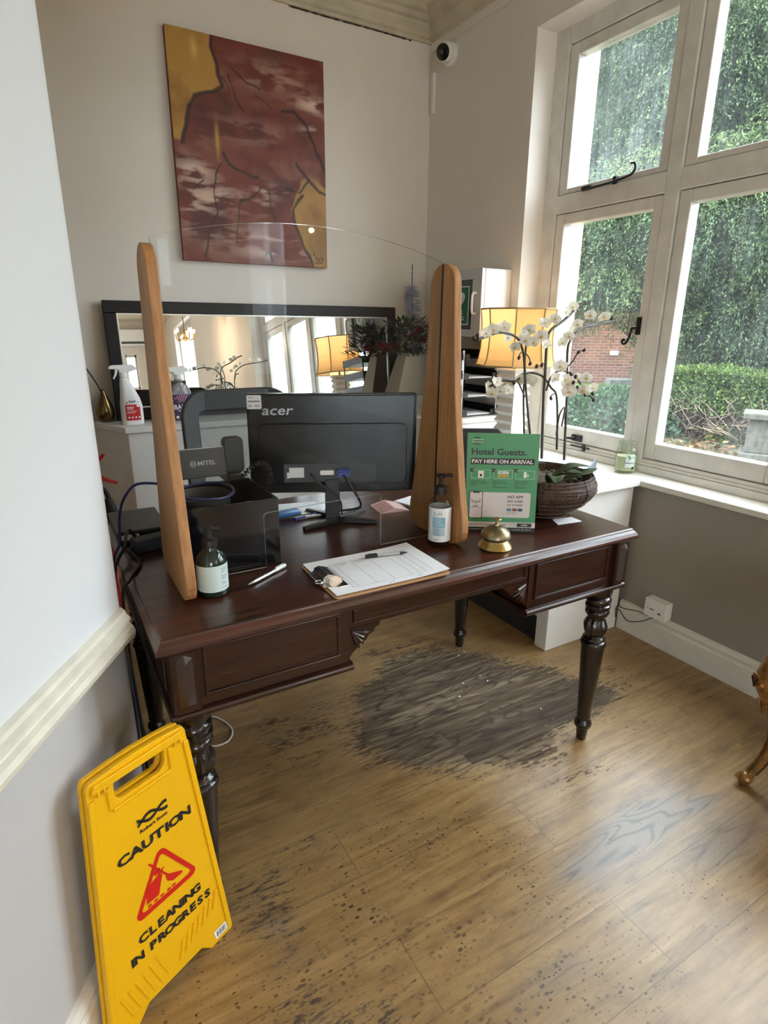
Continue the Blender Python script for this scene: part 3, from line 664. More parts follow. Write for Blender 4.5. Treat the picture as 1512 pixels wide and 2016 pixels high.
# ------------------------------------------------------------------ painting and mirror on the back wall
def painting():
    t = thing('painting', 'large unframed canvas painted dark red and ochre hanging on the back wall', 'painting', (1.135, 3.30, 1.643))
    x0, x1, z0, z1, yf, yb = .742, 1.528, 1.643, 2.628, 3.278, 3.311
    mb = MB(); mb.box((x0, yf+.001, z0), (x1, yb, z1)); mb.build('canvas', mat('canvas_side', (0.20, 0.035, 0.018), 0.8), t, world=True)
    W_, H_ = 190, 238; U, V = np.meshgrid(np.linspace(0,1,W_), np.linspace(0,1,H_))
    def fbm(sx, sy, ox, oc=4):
        out = np.zeros(U.shape); it = np.nditer([U, V], flags=['multi_index'])
        for u, v in it: out[it.multi_index] = noise.fractal(Vector((float(u)*sx+ox, float(v)*sy, ox*.3)), 0.9, 2.1, oc)
        return out
    n1, n2, n3 = fbm(4,4.6,1.3), fbm(2.6,6.5,5.1), fbm(4,17,9.7,4)
    Uw, Vw = U+.018*fbm(7,7,3.3,2), V+.018*fbm(7,7,7.7,2)
    col = np.zeros(U.shape+(3,)); base = np.array((.165,.030,.020))
    def blend(mask, c): 
        mk = np.clip(mask,0,1)[...,None]; col[:] = col*(1-mk)+np.array(c)*mk
    col[:] = base
    blend(n1*1.3+.2, (.085,.018,.016)); blend(np.clip(n2*1.3-.0,0,.6), (.22,.065,.042)); blend(np.clip(fbm(3,3.4,13.1)*1.5-.15,0,.5), (.20,.05,.035))
    blend(np.clip((n1*n2)*3-.1,0,.5), (.30,.13,.085))
    # paler dragged brushwork
    for cx, cz, rx, rz, k in ((.10,.41,.12,.05,1.),(.22,.30,.22,.06,.9),(.92,.79,.12,.035,1.1),(.93,.67,.10,.025,.8),(.10,.24,.1,.07,.6),(.45,.13,.45,.04,.5),(.6,.06,.3,.03,.6),(.63,.88,.25,.06,.45),(.55,.33,.06,.07,.5),(.45,.62,.25,.06,.25),(.62,.36,.1,.03,.5)):
        g = np.exp(-(((U-cx)/rx)**2+((V-cz)/rz)**2)); blend(g*k*np.clip(n3*3.2+.35,0,1), (.68,.48,.38))
    def dist(path):
        d = np.full(U.shape, 9.)
        for (ax,az),(bx,bz) in zip(path, path[1:]):
            ex,ez = bx-ax,bz-az; tt = np.clip(((Uw-ax)*ex+(Vw-az)*ez)/(ex*ex+ez*ez),0,1); d = np.minimum(d, np.hypot(Uw-ax-tt*ex, (Vw-az-tt*ez)*1.25))
        return d
    def region(poly, c, c2):
        s = sdpoly(Uw, Vw, poly); blend(np.clip(s/.012+.5,0,1), c); blend(np.clip(s/.012+.5,0,1)*np.clip(n1*1.6+.1,0,.9), c2)
    region([(-.1,1.1),(.27,1.1),(.255,.95),(.30,.86),(.31,.78),(.24,.755),(.15,.745),(.10,.70),(.075,.6),(.05,.53),(-.1,.55)], (.47,.25,.050), (.30,.135,.030))
    region([(.87,.46),(.93,.44),(1.1,.36),(1.1,-.1),(.90,-.1),(.86,.05),(.78,.18),(.74,.28),(.78,.36),(.82,.43)], (.44,.245,.065), (.30,.15,.045))
    blend(np.exp(-(((U-.16)/.02)**2+((V-.93)/.04)**2)), (.72,.43,.12)); blend(np.exp(-(((U-.265)/.012)**2+((V-.56)/.07)**2)), (.52,.30,.05))
    ink = [([(.27,1.0),(.265,.95),(.30,.88),(.315,.79),(.25,.755),(.15,.745),(.105,.70),(.08,.6),(.055,.52)],.012),
           ([(.30,.50),(.34,.455),(.42,.43),(.52,.425)],.008),([(.29,.46),(.24,.42),(.22,.33),(.24,.24),(.18,.14),(.14,.03)],.006),
           ([(.70,.745),(.79,.745),(.87,.69),(.92,.60),(1.0,.49)],.011),([(.80,.50),(.87,.44),(.95,.39),(1.02,.37)],.009),([(.80,.38),(.84,.42),(.87,.45)],.006),
           ([(.82,.37),(.755,.28),(.77,.2),(.84,.08),(.90,-.02)],.010),([(.39,.28),(.48,.33),(.53,.37)],.006),([(.40,.30),(.35,.17),(.36,.10)],.004),
           ([(.38,.88),(.47,.83),(.56,.82)],.006),([(.36,.85),(.40,.76),(.45,.71)],.005),([(.33,.83),(.36,.78)],.005),([(.52,.78),(.58,.77),(.63,.75)],.004),
           ([(.54,.05),(.57,.06),(.60,.02)],.008),([(.60,.07),(.64,.05)],.006),([(.58,.36),(.60,.27),(.63,.22)],.004),([(.10,.32),(.15,.37)],.004),([(.70,.39),(.77,.38)],.006),
           ([(.895,.068),(.90,.055)],.006),([(.905,.045),(.905,.02),(.925,.02),(.925,.045),(.905,.045)],.0035),([(.94,.045),(.94,.02),(.96,.02),(.96,.045),(.94,.045)],.0035)]
    for p, w in ink: blend(np.clip(1.4-dist(p)/w, 0, .88), (.022,.008,.010))
    me = bpy.data.meshes.new('painted_face'); yy = yf + .0006*np.clip(-n3,-1,1)
    co = np.stack([(x0+(x1-x0)*U).ravel(), yy.ravel(), (z0+(z1-z0)*V).ravel()], 1); idx = np.arange(W_*H_).reshape(H_, W_)
    q = np.stack([idx[:-1,:-1], idx[:-1,1:], idx[1:,1:], idx[1:,:-1]], -1).reshape(-1,4)
    r = np.array(t.location); me.from_pydata((co-r).tolist(), [], q.tolist()); me.update()
    ca = me.color_attributes.new('paint', 'FLOAT_COLOR', 'POINT'); ca.data.foreach_set('color', np.concatenate([col.reshape(-1,3), np.ones((W_*H_,1))], 1).astype(np.float32).ravel())
    m, n, l, b = nt('oil_paint'); a_ = n.new('ShaderNodeVertexColor'); a_.layer_name = 'paint'; l.new(a_.outputs[0], b.inputs['Base Color']); b.inputs['Roughness'].default_value = 0.5
    me.materials.append(m); o = bpy.data.objects.new('painted_face', me); C.objects.link(o); o.parent = t
painting()
mr_ = thing('mirror', 'wide black framed mirror leaning back on the white ledge', 'mirror', (1.155, 3.235, .871))
tilt = Matrix.Translation(Vector((0, 3.222, .872))) @ Matrix.Rotation(-.09, 4, 'X')
def mf(u, v, d): return tilt @ Vector((u, d, v))
mx0, mx1, mh = .336, 1.973, .572
mb = MB(); fw = .058
for a, b_ in (((mx0,0),(mx1,fw)),((mx0,mh-fw),(mx1,mh)),((mx0,fw),(mx0+fw,mh-fw)),((mx1-fw,fw),(mx1,mh-fw))): mb.box((a[0],-.012,a[1]),(b_[0],.014,b_[1]), tilt)
mb.build('frame', mat('black_frame', (.008,.008,.011), .45, spec=.3), mr_, bevel=.004, world=True)
mb = MB(); sv = .007
for a, b_ in (((mx0+fw,fw),(mx1-fw,fw+sv)),((mx0+fw,mh-fw-sv),(mx1-fw,mh-fw)),((mx0+fw,fw+sv),(mx0+fw+sv,mh-fw-sv)),((mx1-fw-sv,fw+sv),(mx1-fw,mh-fw-sv))): mb.box((a[0],-.006,a[1]),(b_[0],.010,b_[1]), tilt)
mb.build('silver_slip', mat('silver_slip', (.75,.74,.70), .35, .4), mr_, world=True)
mb = MB(); mb.box((mx0+fw,.000,fw),(mx1-fw,.006,mh-fw), tilt); mb.build('mirror_glass', mat('silvered_glass', (.86,.87,.86), 0.0, 1.0), mr_, world=True)

# ------------------------------------------------------------------ things on the desk
Z = DZ + .0006
# monitor, seen from behind
mL, mR = Vector((.512, 1.66, 0)), Vector((.962, 1.46, 0)); mu = (mR-mL).normalized(); mn = Vector((mu.y, -mu.x, 0))
mw = (mR-mL).length; mz0, mz1 = .857, 1.151
mon = thing('monitor', 'black computer monitor seen from behind on a splayed stand', 'monitor', (.745, 1.56, DZ))
def mo(u, v, d): return mL + mu*u + Vector((0,0,mz0+v)) + mn*d
H_ = mz1-mz0
mb = MB(); mb.prism(rrect(0,0,mw,H_,.006), mo, -.030, -.006); mb.prism(rrect(.004,.004,mw-.004,H_-.004,.008), mo, -.006, .004)
mb.prism(rrect(.03,.03,mw-.03,.21,.02), mo, .004, .014); mb.build('housing', mat('piano_black', (.007,.007,.009), .18, spec=.3), mon, bevel=.002, world=True)
mb = MB(); mb.rect(mo, .008, .014, mw-.008, H_-.008, -.0305); mb.build('screen', GLOSSB, mon, world=True)
mb = MB(); mb.prism([(.10,.038),(.37,.038),(.37,.092),(.10,.092)], mo, .0142, .0152); mb.build('connector_bay', DGREY, mon, world=True)
mb = MB(); mb.rect(mo, .115, .052, .158, .082, .0158); mb.rect(mo,.108,.050,.115,.068,.0158); mb.build('rating_label', PAPER, mon, world=True)
mb = MB(); mb.prism(rrect(.205,.060,.245,.074,.004), mo, .0152, .022); mb.build('serial_port', mat('port_metal', (.45,.40,.36), .35, .8), mon, world=True)
mb = MB(); mb.prism(rrect(.252,.058,.292,.078,.004), mo, .0152, .040); mb.prism(rrect(.256,.060,.288,.074,.004), mo, .040, .052); mb.build('video_plug', mat('blue_plug', (.03,.055,.28), .4), mon, bevel=.001, world=True)
mb = MB(); mb.text('acer', mo, .042, .235, .040, 'LEFT', .012, 1.25, .0046, .18); mb.build('badge', mat('badge_silver', (.34,.35,.37), .35, .3), mon, fix=False, world=True)
mb = MB(); mb.mi = 0; mb.prism(rrect(.003,.252,.044,.291,.003), mo, .0042, .0048); mb.mi = 1
for v, a, b_ in ((.283,.008,.022),(.2715,.007,.040),(.262,.007,.018),(.262,.024,.040),(.258,.007,.018),(.258,.024,.040)): mb.rect(mo, a, v, b_, v+(.0045 if v == .2715 else .002), .0052)
mb.build('asset_sticker', [PAPER, GREYINK], mon, fix=False, world=True)
mb = MB(); mb.prism(rrect(.218,-.085,.262,.045,.004), mo, -.012, .018); mb.build('neck', BLACK, mon, bevel=.002, world=True)
mb = MB()
nb_ = Vector((.752, 1.552, Z))
for e in (Vector((.622,1.530,Z)), Vector((.842,1.482,Z)), Vector((.705,1.70,Z)), Vector((.87,1.62,Z))):
    d_ = (e-nb_).normalized(); s_ = Vector((-d_.y, d_.x, 0)); L_ = (e-nb_).length
    a = [mb.b.verts.new(nb_+d_*t+s_*w+Vector((0,0,h_))) for t, w, h_ in ((-.02,-.017,0),(L_,-.009,0),(L_,.009,0),(-.02,.017,0),(-.02,-.015,.022),(L_,-.007,.009),(L_,.007,.009),(-.02,.015,.022))]
    for q in ((0,3,2,1),(4,5,6,7),(0,1,5,4),(1,2,6,5),(2,3,7,6),(3,0,4,7)): mb._f([a[i] for i in q])
mb.build('stand', BLACK, mon, bevel=.002, world=True)
mb = MB(); mb.tube(bez([mo(.272,.066,.052), mo(.285,.05,.075), mo(.312,.005,.07), (.835,1.575,.80), (.83,1.60,.782), (.78,1.63,.772)]), .0035); mb.build('video_cable', BLACKM, mon, smooth=True, world=True)
mb = MB(); mb.tube(bez([mo(.178,.062,.016), mo(.19,.05,.035), mo(.235,.01,.030), mo(.262,-.02,.02), (.78,1.60,.775)]), .003); mb.build('power_cable', DGREY, mon, smooth=True, world=True)

# desk telephone, back towards the room
ph = thing('desk_telephone', 'black office desk telephone facing away beside the monitor', 'telephone', (.40, 1.69, DZ))
mb = MB(); mb.prism([(0,0),(.17,0),(.17,.03),(.03,.145),(0,.15)], lambda u,v,d: (d, 1.605+u, Z+v), .275, .505); mb.build('base', BLACK, ph, bevel=.004, world=True)
R_ = Matrix.Rotation(-.22, 3, 'X')
def pf(u, v, d): return Vector((.265+u, 1.603, .938)) + R_ @ Vector((0, -d, v))
mb = MB(); mb.prism(rrect(0,0,.165,.080,.006), pf, -.018, 0); mb.build('display_pod', DGREY, ph, bevel=.002, world=True)
mb = MB(); mb.mi = 0; mb.rect(pf, .004, .0785, .163, .0815, .0006); mb.build('pod_edge', mat('pale_edge', (.34,.35,.34), .4), ph, world=True)
mb = MB(); mb.text('MITEL', pf, .088, .034, .0165, 'LEFT', .02, 1.15, .0006)
c0 = (.0765, .0395)
for r0, r1 in ((.0085,.0066),):
    a = [mb.b.verts.new(pf(c0[0]+r0*math.cos(2*PI*k/20), c0[1]+r0*math.sin(2*PI*k/20), .0006)) for k in range(20)]; b = [mb.b.verts.new(pf(c0[0]+r1*math.cos(2*PI*k/20), c0[1]+r1*math.sin(2*PI*k/20), .0006)) for k in range(20)]
    for i in range(20): mb._f([a[i], a[(i+1) % 20], b[(i+1) % 20], b[i]])
for q in ((-.0055,.0015,.0055,.003),(-.0055,-.003,.0055,-.0015),(-.0055,-.003,-.004,.003),(.004,-.003,.0055,.003),(-.0008,-.003,.0008,.003)): mb.rect(pf, c0[0]+q[0], c0[1]+q[1], c0[0]+q[2], c0[1]+q[3], .0006)
mb.build('maker_badge', mat('print_grey', (.40,.41,.42), .5), ph, fix=False, world=True)
mb = MB(); mb.prism(rrect(.432,.935,.488,1.037,.014), lambda u,v,d: (u, d, v), 1.625, 1.66); mb.prism(rrect(.438,.90,.482,.935,.01), lambda u,v,d: (u, d, v), 1.625, 1.80)
mb.build('handset', DGREY, ph, bevel=.006, seg=3, world=True)
mb = MB(); path = bez([(.46,1.60,.86),(.452,1.578,.905),(.475,1.575,.945),(.515,1.578,.968),(.545,1.585,.945),(.552,1.60,.90)], 40); pts = []
for i, p in enumerate(path):
    a = i*0.78; t = (path[min(i+1,len(path)-1)]-path[max(i-1,0)]).normalized(); s_ = t.cross(Vector((0,1,0))).normalized(); pts.append(p + s_*.0065*math.cos(a) + t.cross(s_)*.0065*math.sin(a))
mb.tube(pts, .0022, 6); mb.build('coiled_cord', BLACK, ph, smooth=True, world=True)

# open black box with a pot standing in it
bx = thing('desk_tidy_box', 'gloss black open-topped desk box behind the dark green pump bottle', 'box', (.356, 1.442, DZ))
mb = MB(); x0, x1, y0, y1, zt = .238, .476, 1.328, 1.556, .936; w = .0045
mb.box((x0,y0,Z),(x1,y1,Z+w)); mb.box((x0,y0,Z+w),(x1,y0+w,zt)); mb.box((x0,y1-w,Z+w),(x1,y1,zt)); mb.box((x0,y0+w,Z+w),(x0+w,y1-w,zt)); mb.box((x1-w,y0+w,Z+w),(x1,y1-w,zt))
mb.build('box_shell', GLOSSB, bx, bevel=.001, world=True)
pt = thing('round_pot', 'round black pot standing inside the open black desk box', 'pot', (.318, 1.432, .772))
mb = MB(); mb.lathe([(.058,0),(.064,.08),(.068,.165),(.071,.168),(.068,.170),(.063,.164),(.058,.08),(.05,.008)], (.318,1.432,.7715), 40); mb.build('pot_body', BLACKM, pt, smooth=True, world=True)
mb = MB(); mb.tube(bez([(.318-.055,1.40,.945)]+[(.318+.076*math.cos(a), 1.432+.076*math.sin(a), .9465+.004*math.sin(2*a)) for a in [-2.2+.5*k for k in range(11)]]+[(.25,1.50,.955),(.19,1.56,.952),(.155,1.57,.915),(.140,1.585,.86),(.132,1.57,.80),(.112,1.55,.765),(.106,1.53,.66),(.106,1.50,.52),(.108,1.46,.36),(.10,1.44,.16),(.09,1.47,.02)]), .0034)
tag(mb.build('network_cable', mat('navy_cable', (.012,.022,.085), .4), smooth=True), 'dark blue network cable looped over the black desk box and down the desk side', 'cable')

# network box and adapter at the left back of the desk
rt = thing('network_box', 'flat black network box at the left back corner of the desk', 'router', (.22, 1.74, DZ))
mb = MB(); mb.box((.135,1.65,Z+.003),(.268,1.86,Z+.036)); mb.build('case', BLACK, rt, bevel=.004, world=True)
mb = MB(); mb.rect(lambda u,v,d: (u, 1.6495-d, v), .145, Z+.012, .19, Z+.027); mb.build('label', PAPER, rt, world=True)
for x in (.145,.258):
    for y in (1.66,1.85): MB().lathe([(.006,0),(.006,.003)], (x,y,Z), 10).build('rubber_foot', BLACKM, rt, world=True)
ad = thing('power_adapter', 'small black power adapter lying on the desk in front of the network box', 'adapter', (.205, 1.590, DZ), .25)
mb = MB(); mb.cbox((0,0,.018),(.085,.045,.034)); mb.build('case', BLACKM, ad, bevel=.004)
mb = MB(); mb.tube(bez([(-.042,0,.017),(-.055,-.01,.014),(-.062,-.03,.006),(-.05,-.07,.004)]), .003); mb.build('lead', BLACK, ad, smooth=True)
for k, (p, r, lab) in enumerate((
    ([(.15,1.56,.775),(.147,1.53,.79),(.165,1.48,.772),(.14,1.42,.7685),(.128,1.40,.762),(.108,1.38,.74),(.104,1.36,.60),(.106,1.33,.40),(.10,1.30,.2),(.08,1.34,.03)], .0035, 'thin black cable running off the left desk edge nearest the front'),
    ([(.18,1.645,.785),(.160,1.625,.815),(.140,1.56,.79),(.120,1.535,.769),(.106,1.52,.73),(.100,1.50,.60),(.100,1.50,.40),(.105,1.53,.18),(.115,1.56,.02)], .004, 'thicker black cable hanging down the left desk side behind the pier'),
    ([(.19,1.865,.785),(.15,1.875,.79),(.118,1.86,.7695),(.104,1.84,.70),(.10,1.80,.50),(.13,1.78,.30),(.15,1.78,.03)], .0035, 'black cable dropping from the back of the network box'))):
    mb = MB(); mb.tube(bez(p), r); tag(mb.build('cable', BLACK, smooth=True), lab, 'cable', 'black cables at the left end of the desk')

# bits under the monitor
tb = thing('glue_tube', 'blue tube with a white barcode label lying below the monitor', 'tube', (.585, 1.655, DZ), .12)
mb = MB(); mb.tube([(-.085,0,.014),(-.02,0,.0145),(.0,0,.0145)], [.012,.013,.013], 14); mb.build('label', PAPER, tb, smooth=True)
mb = MB()
for k in range(12): mb.tube([(-.075+.005*k,0,.0142),(-.075+.005*k+(.0012 if k % 3 else .0026),0,.0142)], .01335, 14, False)
mb.build('barcode', INK, tb)
mb = MB(); mb.tube([(.0,0,.0145),(.07,0,.0145),(.085,0,.010)], [.013,.0125,.004], 14); mb.build('body', mat('blue_plastic', (.05,.13,.30), .35), tb, smooth=True)
BLUEP = mat('blue_pen', (.03,.05,.22), .4)
for k, (x, y, a, m_, lab) in enumerate(((.70,1.64,.25,BLUEP,'blue ballpoint pen lying behind the monitor stand'), (.73,1.62,-.2,WHITEP,'white pen lying behind the monitor stand'), (.80,1.60,.55,CHROME,'slim silver pen by the right of the monitor stand'))):
    p = thing('pen', lab, 'pen', (x, y, DZ), a, 'pens behind the monitor stand')
    mb = MB(); mb.tube([(-.07,0,.0055),(.055,0,.0055),(.07,0,.005)], [.0045,.0045,.001], 10); mb.build('barrel', m_, p, smooth=True)
    mb = MB(); mb.tube([(-.07,.005,.008),(-.03,.005,.008)], .0012, 6); mb.build('clip', CHROME, p)
mb = MB(); mb.cbox((0,0,.0012),(.20,.13,.0012)); o = mb.build('loose_sheet', PAPER); o.location = (.66,1.74,DZ); o.rotation_euler = (0,0,-.2); tag(o, 'loose white sheet lying on the desk below the monitor', 'paper')
cd_ = thing('folded_leaflet', 'red and white folded leaflet lying on the desk left of the right upright', 'leaflet', (.955, 1.60, DZ), -.15)
mb = MB(); mb.mi = 0; mb.prism([(-.05,0),(.05,0),(.05,.0008),(0,.014),(-.05,.0008)], lambda u,v,d: (u, d, v+.0003), -.05, .05); mb.build('sheet', mat('pale_pink_card', (.62,.42,.38), .6), cd_)
mb = MB()
for k in range(5): mb.box((-.048, -.045+.018*k, .0012), (-.004, -.038+.018*k, .0125), Matrix.Identity(4)) if False else mb.quad((-.048,-.045+.018*k,.0019),(-.006,-.045+.018*k,.0131),(-.006,-.039+.018*k,.0131),(-.048,-.039+.018*k,.0019))
mb.build('red_print', mat('leaflet_red', (.35,.05,.04), .6), cd_)
o = MB().cbox((0,0,.003),(.10,.07,.005)).build('card_pack', PAPER); o.location = (1.06,1.63,DZ); o.rotation_euler = (0,0,.3); tag(o, 'small pack of white cards on the desk behind the right upright', 'cards')

# clipboard, form, pens
cb = thing('clipboard', 'brown hardboard clipboard with a steel clip at the front desk edge', 'clipboard', (.66, 1.172, DZ))
c4 = [Vector((.510,1.282,0)), Vector((.502,1.066,0)), Vector((.809,1.060,0)), Vector((.816,1.274,0))]
mid = sum(c4, Vector())/4; cu_ = (c4[2]-c4[1]).normalized(); cv_ = Vector((-cu_.y, cu_.x, 0))
def cf_(u, v, d): return mid + cu_*u + cv_*v + Vector((0,0,Z+d))
mb = MB(); mb.prism(rrect(-.154,-.107,.154,.107,.012), cf_, 0, .0032); mb.build('board', wood('hardboard', (.40,.22,.10), (.52,.31,.16), 0, .5), cb, bevel=.0006, world=True)
mb = MB(); mb.prism([(-.158,-.045),(-.125,-.060),(-.100,-.060),(-.100,.060),(-.125,.060),(-.158,.045)], cf_, .0052, .0068)
mb.prism([(0,0),(.045,.0),(.050,.004),(.03,.016),(.012,.022),(.0,.014)], lambda u,v,d: cf_(-.150+u, d, .006+v), -.030, .030)
mb.tube([cf_(-.138,-.045,.014), cf_(-.138,.045,.014)], .005, 10)
mb.build('clip', CHROME, cb, bevel=.001, world=True)
mb = MB(); a = [cf_(-.158+.009*math.cos(2*PI*k/14)-.003, .009*math.sin(2*PI*k/14)-.028, .013) for k in range(15)]; mb.tube(a, .002, 6); mb.build('hanging_ring', CHROME, cb, world=True)
pr = thing('sign_in_form', 'white printed table form lying on the brown clipboard', 'paper', (.67, 1.172, DZ+.004))
def wavy(u, v): return .0046+.0015*math.sin(9*u+3*v)*max(0, u+.02)*8 + .003*max(0, (u-.06)/.09)**2
mb = MB(); N_ = 16
for off, sh in ((.0,.004),(.0012,0)):
    g = [[mb.b.verts.new(cf_(-.148+.300*i/N_+sh*.8, -.100+.205*j/N_+sh, wavy(-.148+.300*i/N_, -.1+.205*j/N_)+off)) for i in range(N_+1)] for j in range(N_+1)]
    for j in range(N_):
        for i in range(N_): mb._f([g[j][i], g[j][i+1], g[j+1][i+1], g[j+1][i]])
mb.build('sheets', PAPER, pr, fix=False, world=True)
mb = MB()
def ln(u0, v0, u1, v1, w=.0008):
    n_ = 12; d_ = Vector((u1-u0, v1-v0)).normalized(); s_ = Vector((-d_.y, d_.x))*w/2
    for k in range(n_):
        a = (u0+(u1-u0)*k/n_, v0+(v1-v0)*k/n_); b = (u0+(u1-u0)*(k+1)/n_, v0+(v1-v0)*(k+1)/n_)
        P4 = [(a[0]-s_.x,a[1]-s_.y),(b[0]-s_.x,b[1]-s_.y),(b[0]+s_.x,b[1]+s_.y),(a[0]+s_.x,a[1]+s_.y)]
        mb._f([mb.b.verts.new(cf_(u, v, wavy(u, v)+.0018)) for u, v in P4])
for k in range(15): ln(-.095+.0*k, -.078+.0106*k, .118, -.078+.0106*k, .0005)
for u in (-.095,-.082,-.035,.012,.062,.082,.100,.118): ln(u, -.078, u, .0704)
ln(-.095,-.078,.118,-.078); ln(-.095,.0704,.118,.0704); ln(-.095,.0598,.118,.0598,.001)
for u, v, l_ in ((-.078,.063,.03),(-.03,.063,.03),(.02,.063,.025),(-.076,.052,.022),(-.03,.0525,.026)): ln(u, v, u+l_, v+.002, .0018)
for u in (-.01,.0,.07,.077): ln(u, -.090, u+.003, -.090, .004)
mb.build('printed_table', GREYINK, pr, fix=False, world=True)
def pen(name, lab, a, b, r, mats):
    a, b = Vector(a), Vector(b); p = thing(name, lab, 'pen', a.lerp(b, .5)); d = (b-a).normalized(); L_ = (b-a).length
    mb = MB(); mb.tube([a+d*L_*.28, b-d*.022], r, 12); mb.build('barrel', mats[0], p, smooth=True, world=True)
    mb = MB(); mb.tube([b-d*.022, b-d*.006, b], [r, r*.5, r*.15], 12); mb.build('tip', mats[1], p, smooth=True, world=True)
    mb = MB(); mb.tube([a, a+d*L_*.28], r*1.12, 12); mb.build('cap', mats[2], p, smooth=True, world=True)
    mb = MB(); s_ = Vector((0,0,r*1.25)); mb.tube([a+d*.006+s_, a+d*L_*.26+s_], r*.28, 6); mb.build('clip', mats[3], p, world=True)
CLEARB = mat('clear_barrel', (.55,.56,.58), .15, trans=.3)
pen('ballpoint_pen', 'black capped ballpoint pen with clear barrel lying on the white form', (.667,1.235,DZ+.0125), (.777,1.208,DZ+.0125), .0042, (CLEARB, INK, BLACK, BLACK))
pen('silver_pen', 'silver pen lying on the bare desk left of the clipboard', (.472,1.294,DZ+.0062), (.357,1.226,DZ+.0062), .0052, (CHROME, CHROME, mat('pale_silver', (.66,.67,.68), .3, .6), CHROME))

# pump bottles
gb = thing('dark_pump_bottle', 'dark green pump bottle with white label standing by the left upright', 'bottle', (.282, 1.236, DZ))
mb = MB(); mb.lathe([(.030,0),(.0335,.004),(.0335,.075),(.032,.086),(.024,.098),(.0165,.104),(.015,.112)], (0,0,.0006), 40); mb.build('body', mat('bottle_green_glass', (.006,.018,.012), .06, coat=.4), gb, smooth=True)
mb = MB(); mb.lathe([(.0338,.014),(.0338,.074)], (0,0,.0006), 40, cap=False); lb = mb.build('label', mat('pale_label', (.60,.72,.70), .55), gb, smooth=True)
def onc(r, a0):
    return lambda u, v, d: (r*math.sin(a0+u/r)+d*math.sin(a0+u/r), -r*math.cos(a0+u/r)-d*math.cos(a0+u/r), v)
mb = MB(); mb.curved = True; fn = onc(.0340, .35)
for k, l_ in enumerate((.016,.020,.012,0,.018,.020,.014,0,.010,.017,0,.019)):
    if l_: mb.rect(fn, .0, .066-.004*k, l_, .0675-.004*k, .0003)
mb.build('label_print', GREYINK, lb, fix=False)
mb = MB(); mb.lathe([(.0165,.110),(.0165,.126),(.008,.129),(.0055,.131),(.0055,.146),(.010,.147),(.011,.156),(.006,.158)], (0,0,.0006), 24); mb.prism(rrect(-.006,.149,.006,.157,.003), lambda u,v,d: (d*.8-.005, u-d*.5, v), 0, .034); mb.build('pump', BLACK, gb, smooth=True)
cbt = thing('clear_pump_bottle', 'clear hand gel bottle with black pump standing by the right upright', 'bottle', (.899, 1.240, DZ))
mb = MB(); prof = [(.026,0),(.0295,.004),(.030,.008),(.030,.118),(.028,.128),(.020,.136),(.0145,.139),(.0145,.146)]
mb.lathe(prof, (0,0,.0006), 40); mb.build('body', glass('clear_bottle', (.86,.88,.87), 1.35), cbt, smooth=True)
mb = MB(); mb.lathe([(.0303,.018),(.0303,.112)], (0,0,.0006), 40, cap=False); lb = mb.build('label', mat('white_label', (.80,.81,.83), .5), cbt, smooth=True)
fnl = onc(.0305, -.62)
mb = MB(); mb.curved = True; mb.rect(fnl, -.020, .060, .015, .088, .0002); mb.build('blue_panel', mat('label_blue', (.16,.38,.50), .5), lb, fix=False)
mb = MB(); mb.curved = True; mb.rect(fnl, -.020, .036, .015, .060, .0002); mb.build('pale_panel', mat('label_pale_blue', (.42,.56,.64), .5), lb, fix=False)
mb = MB(); mb.curved = True; mb.text('ÉLIFE', fnl, -.018, .093, .0125, 'LEFT', 0, .9, .0003); mb.build('brand_print', mat('brand_grey', (.22,.27,.33), .5), lb, fix=False); mb = MB(); mb.curved = True
for k, l_ in enumerate((.018,.022,.015,.020)): mb.rect(fnl, -.018, .054-.005*k, -.018+l_, .0555-.005*k, .0004)
mb.rect(fnl, -.018, .024, -.002, .0255, .0004); mb.build('label_print', mat('label_ink', (.16,.22,.30), .5), lb, fix=False)
mb = MB()
for k, l_ in enumerate((.022,.026,.024,.028,.030)): setattr(mb, 'curved', True); mb.rect(fnl, -.017, .083-.0048*k, -.017+l_, .0845-.0048*k, .0005)
mb.build('panel_print', mat('label_white_ink', (.6,.72,.78), .5), lb, fix=False)
mb = MB(); mb.lathe([(.016,.145),(.016,.167),(.008,.170),(.0055,.172),(.0055,.190),(.012,.191),(.013,.198),(.006,.200)], (0,0,.0006), 24); mb.prism(rrect(-.005,.191,.005,.199,.003), lambda u,v,d: (d, u-d*.2, v), 0, .030); mb.build('pump', BLACK, cbt, smooth=True)

# counter bell
bl = thing('counter_bell', 'brass counter bell standing in front of the green parking board', 'bell', (1.022, 1.150, DZ))
BRASS = mat('aged_brass', (.42,.31,.12), .28, 1.0, var=.25, vscale=30); DBR = mat('dull_brass_dome', (.26,.21,.13), .34, 1.0, var=.3, vscale=25)
mb = MB(); mb.lathe([(.044,0),(.046,.004),(.043,.010),(.036,.018),(.033,.024),(.030,.024)], (0,0,.0006), 48); mb.build('base', BRASS, bl, smooth=True)
mb = MB(); mb.lathe([(.030,.024),(.030,.030),(.014,.030)], (0,0,.0006), 32); mb.build('mechanism', BLACKM, bl, smooth=True)
mb = MB(); mb.lathe([(.0385,.0305),(.0405,.032),(.0405,.036),(.037,.046),(.030,.054),(.020,.060),(.008,.0625),(.004,.063)], (0,0,.0006), 48); mb.build('dome', DBR, bl, smooth=True)
mb = MB(); mb.lathe([(.0075,.0628),(.007,.066),(.0035,.068),(.0035,.078),(.011,.079),(.0125,.081),(.011,.083),(.002,.0835)], (0,0,.0006), 24); mb.build('plunger', BRASS, bl, smooth=True)

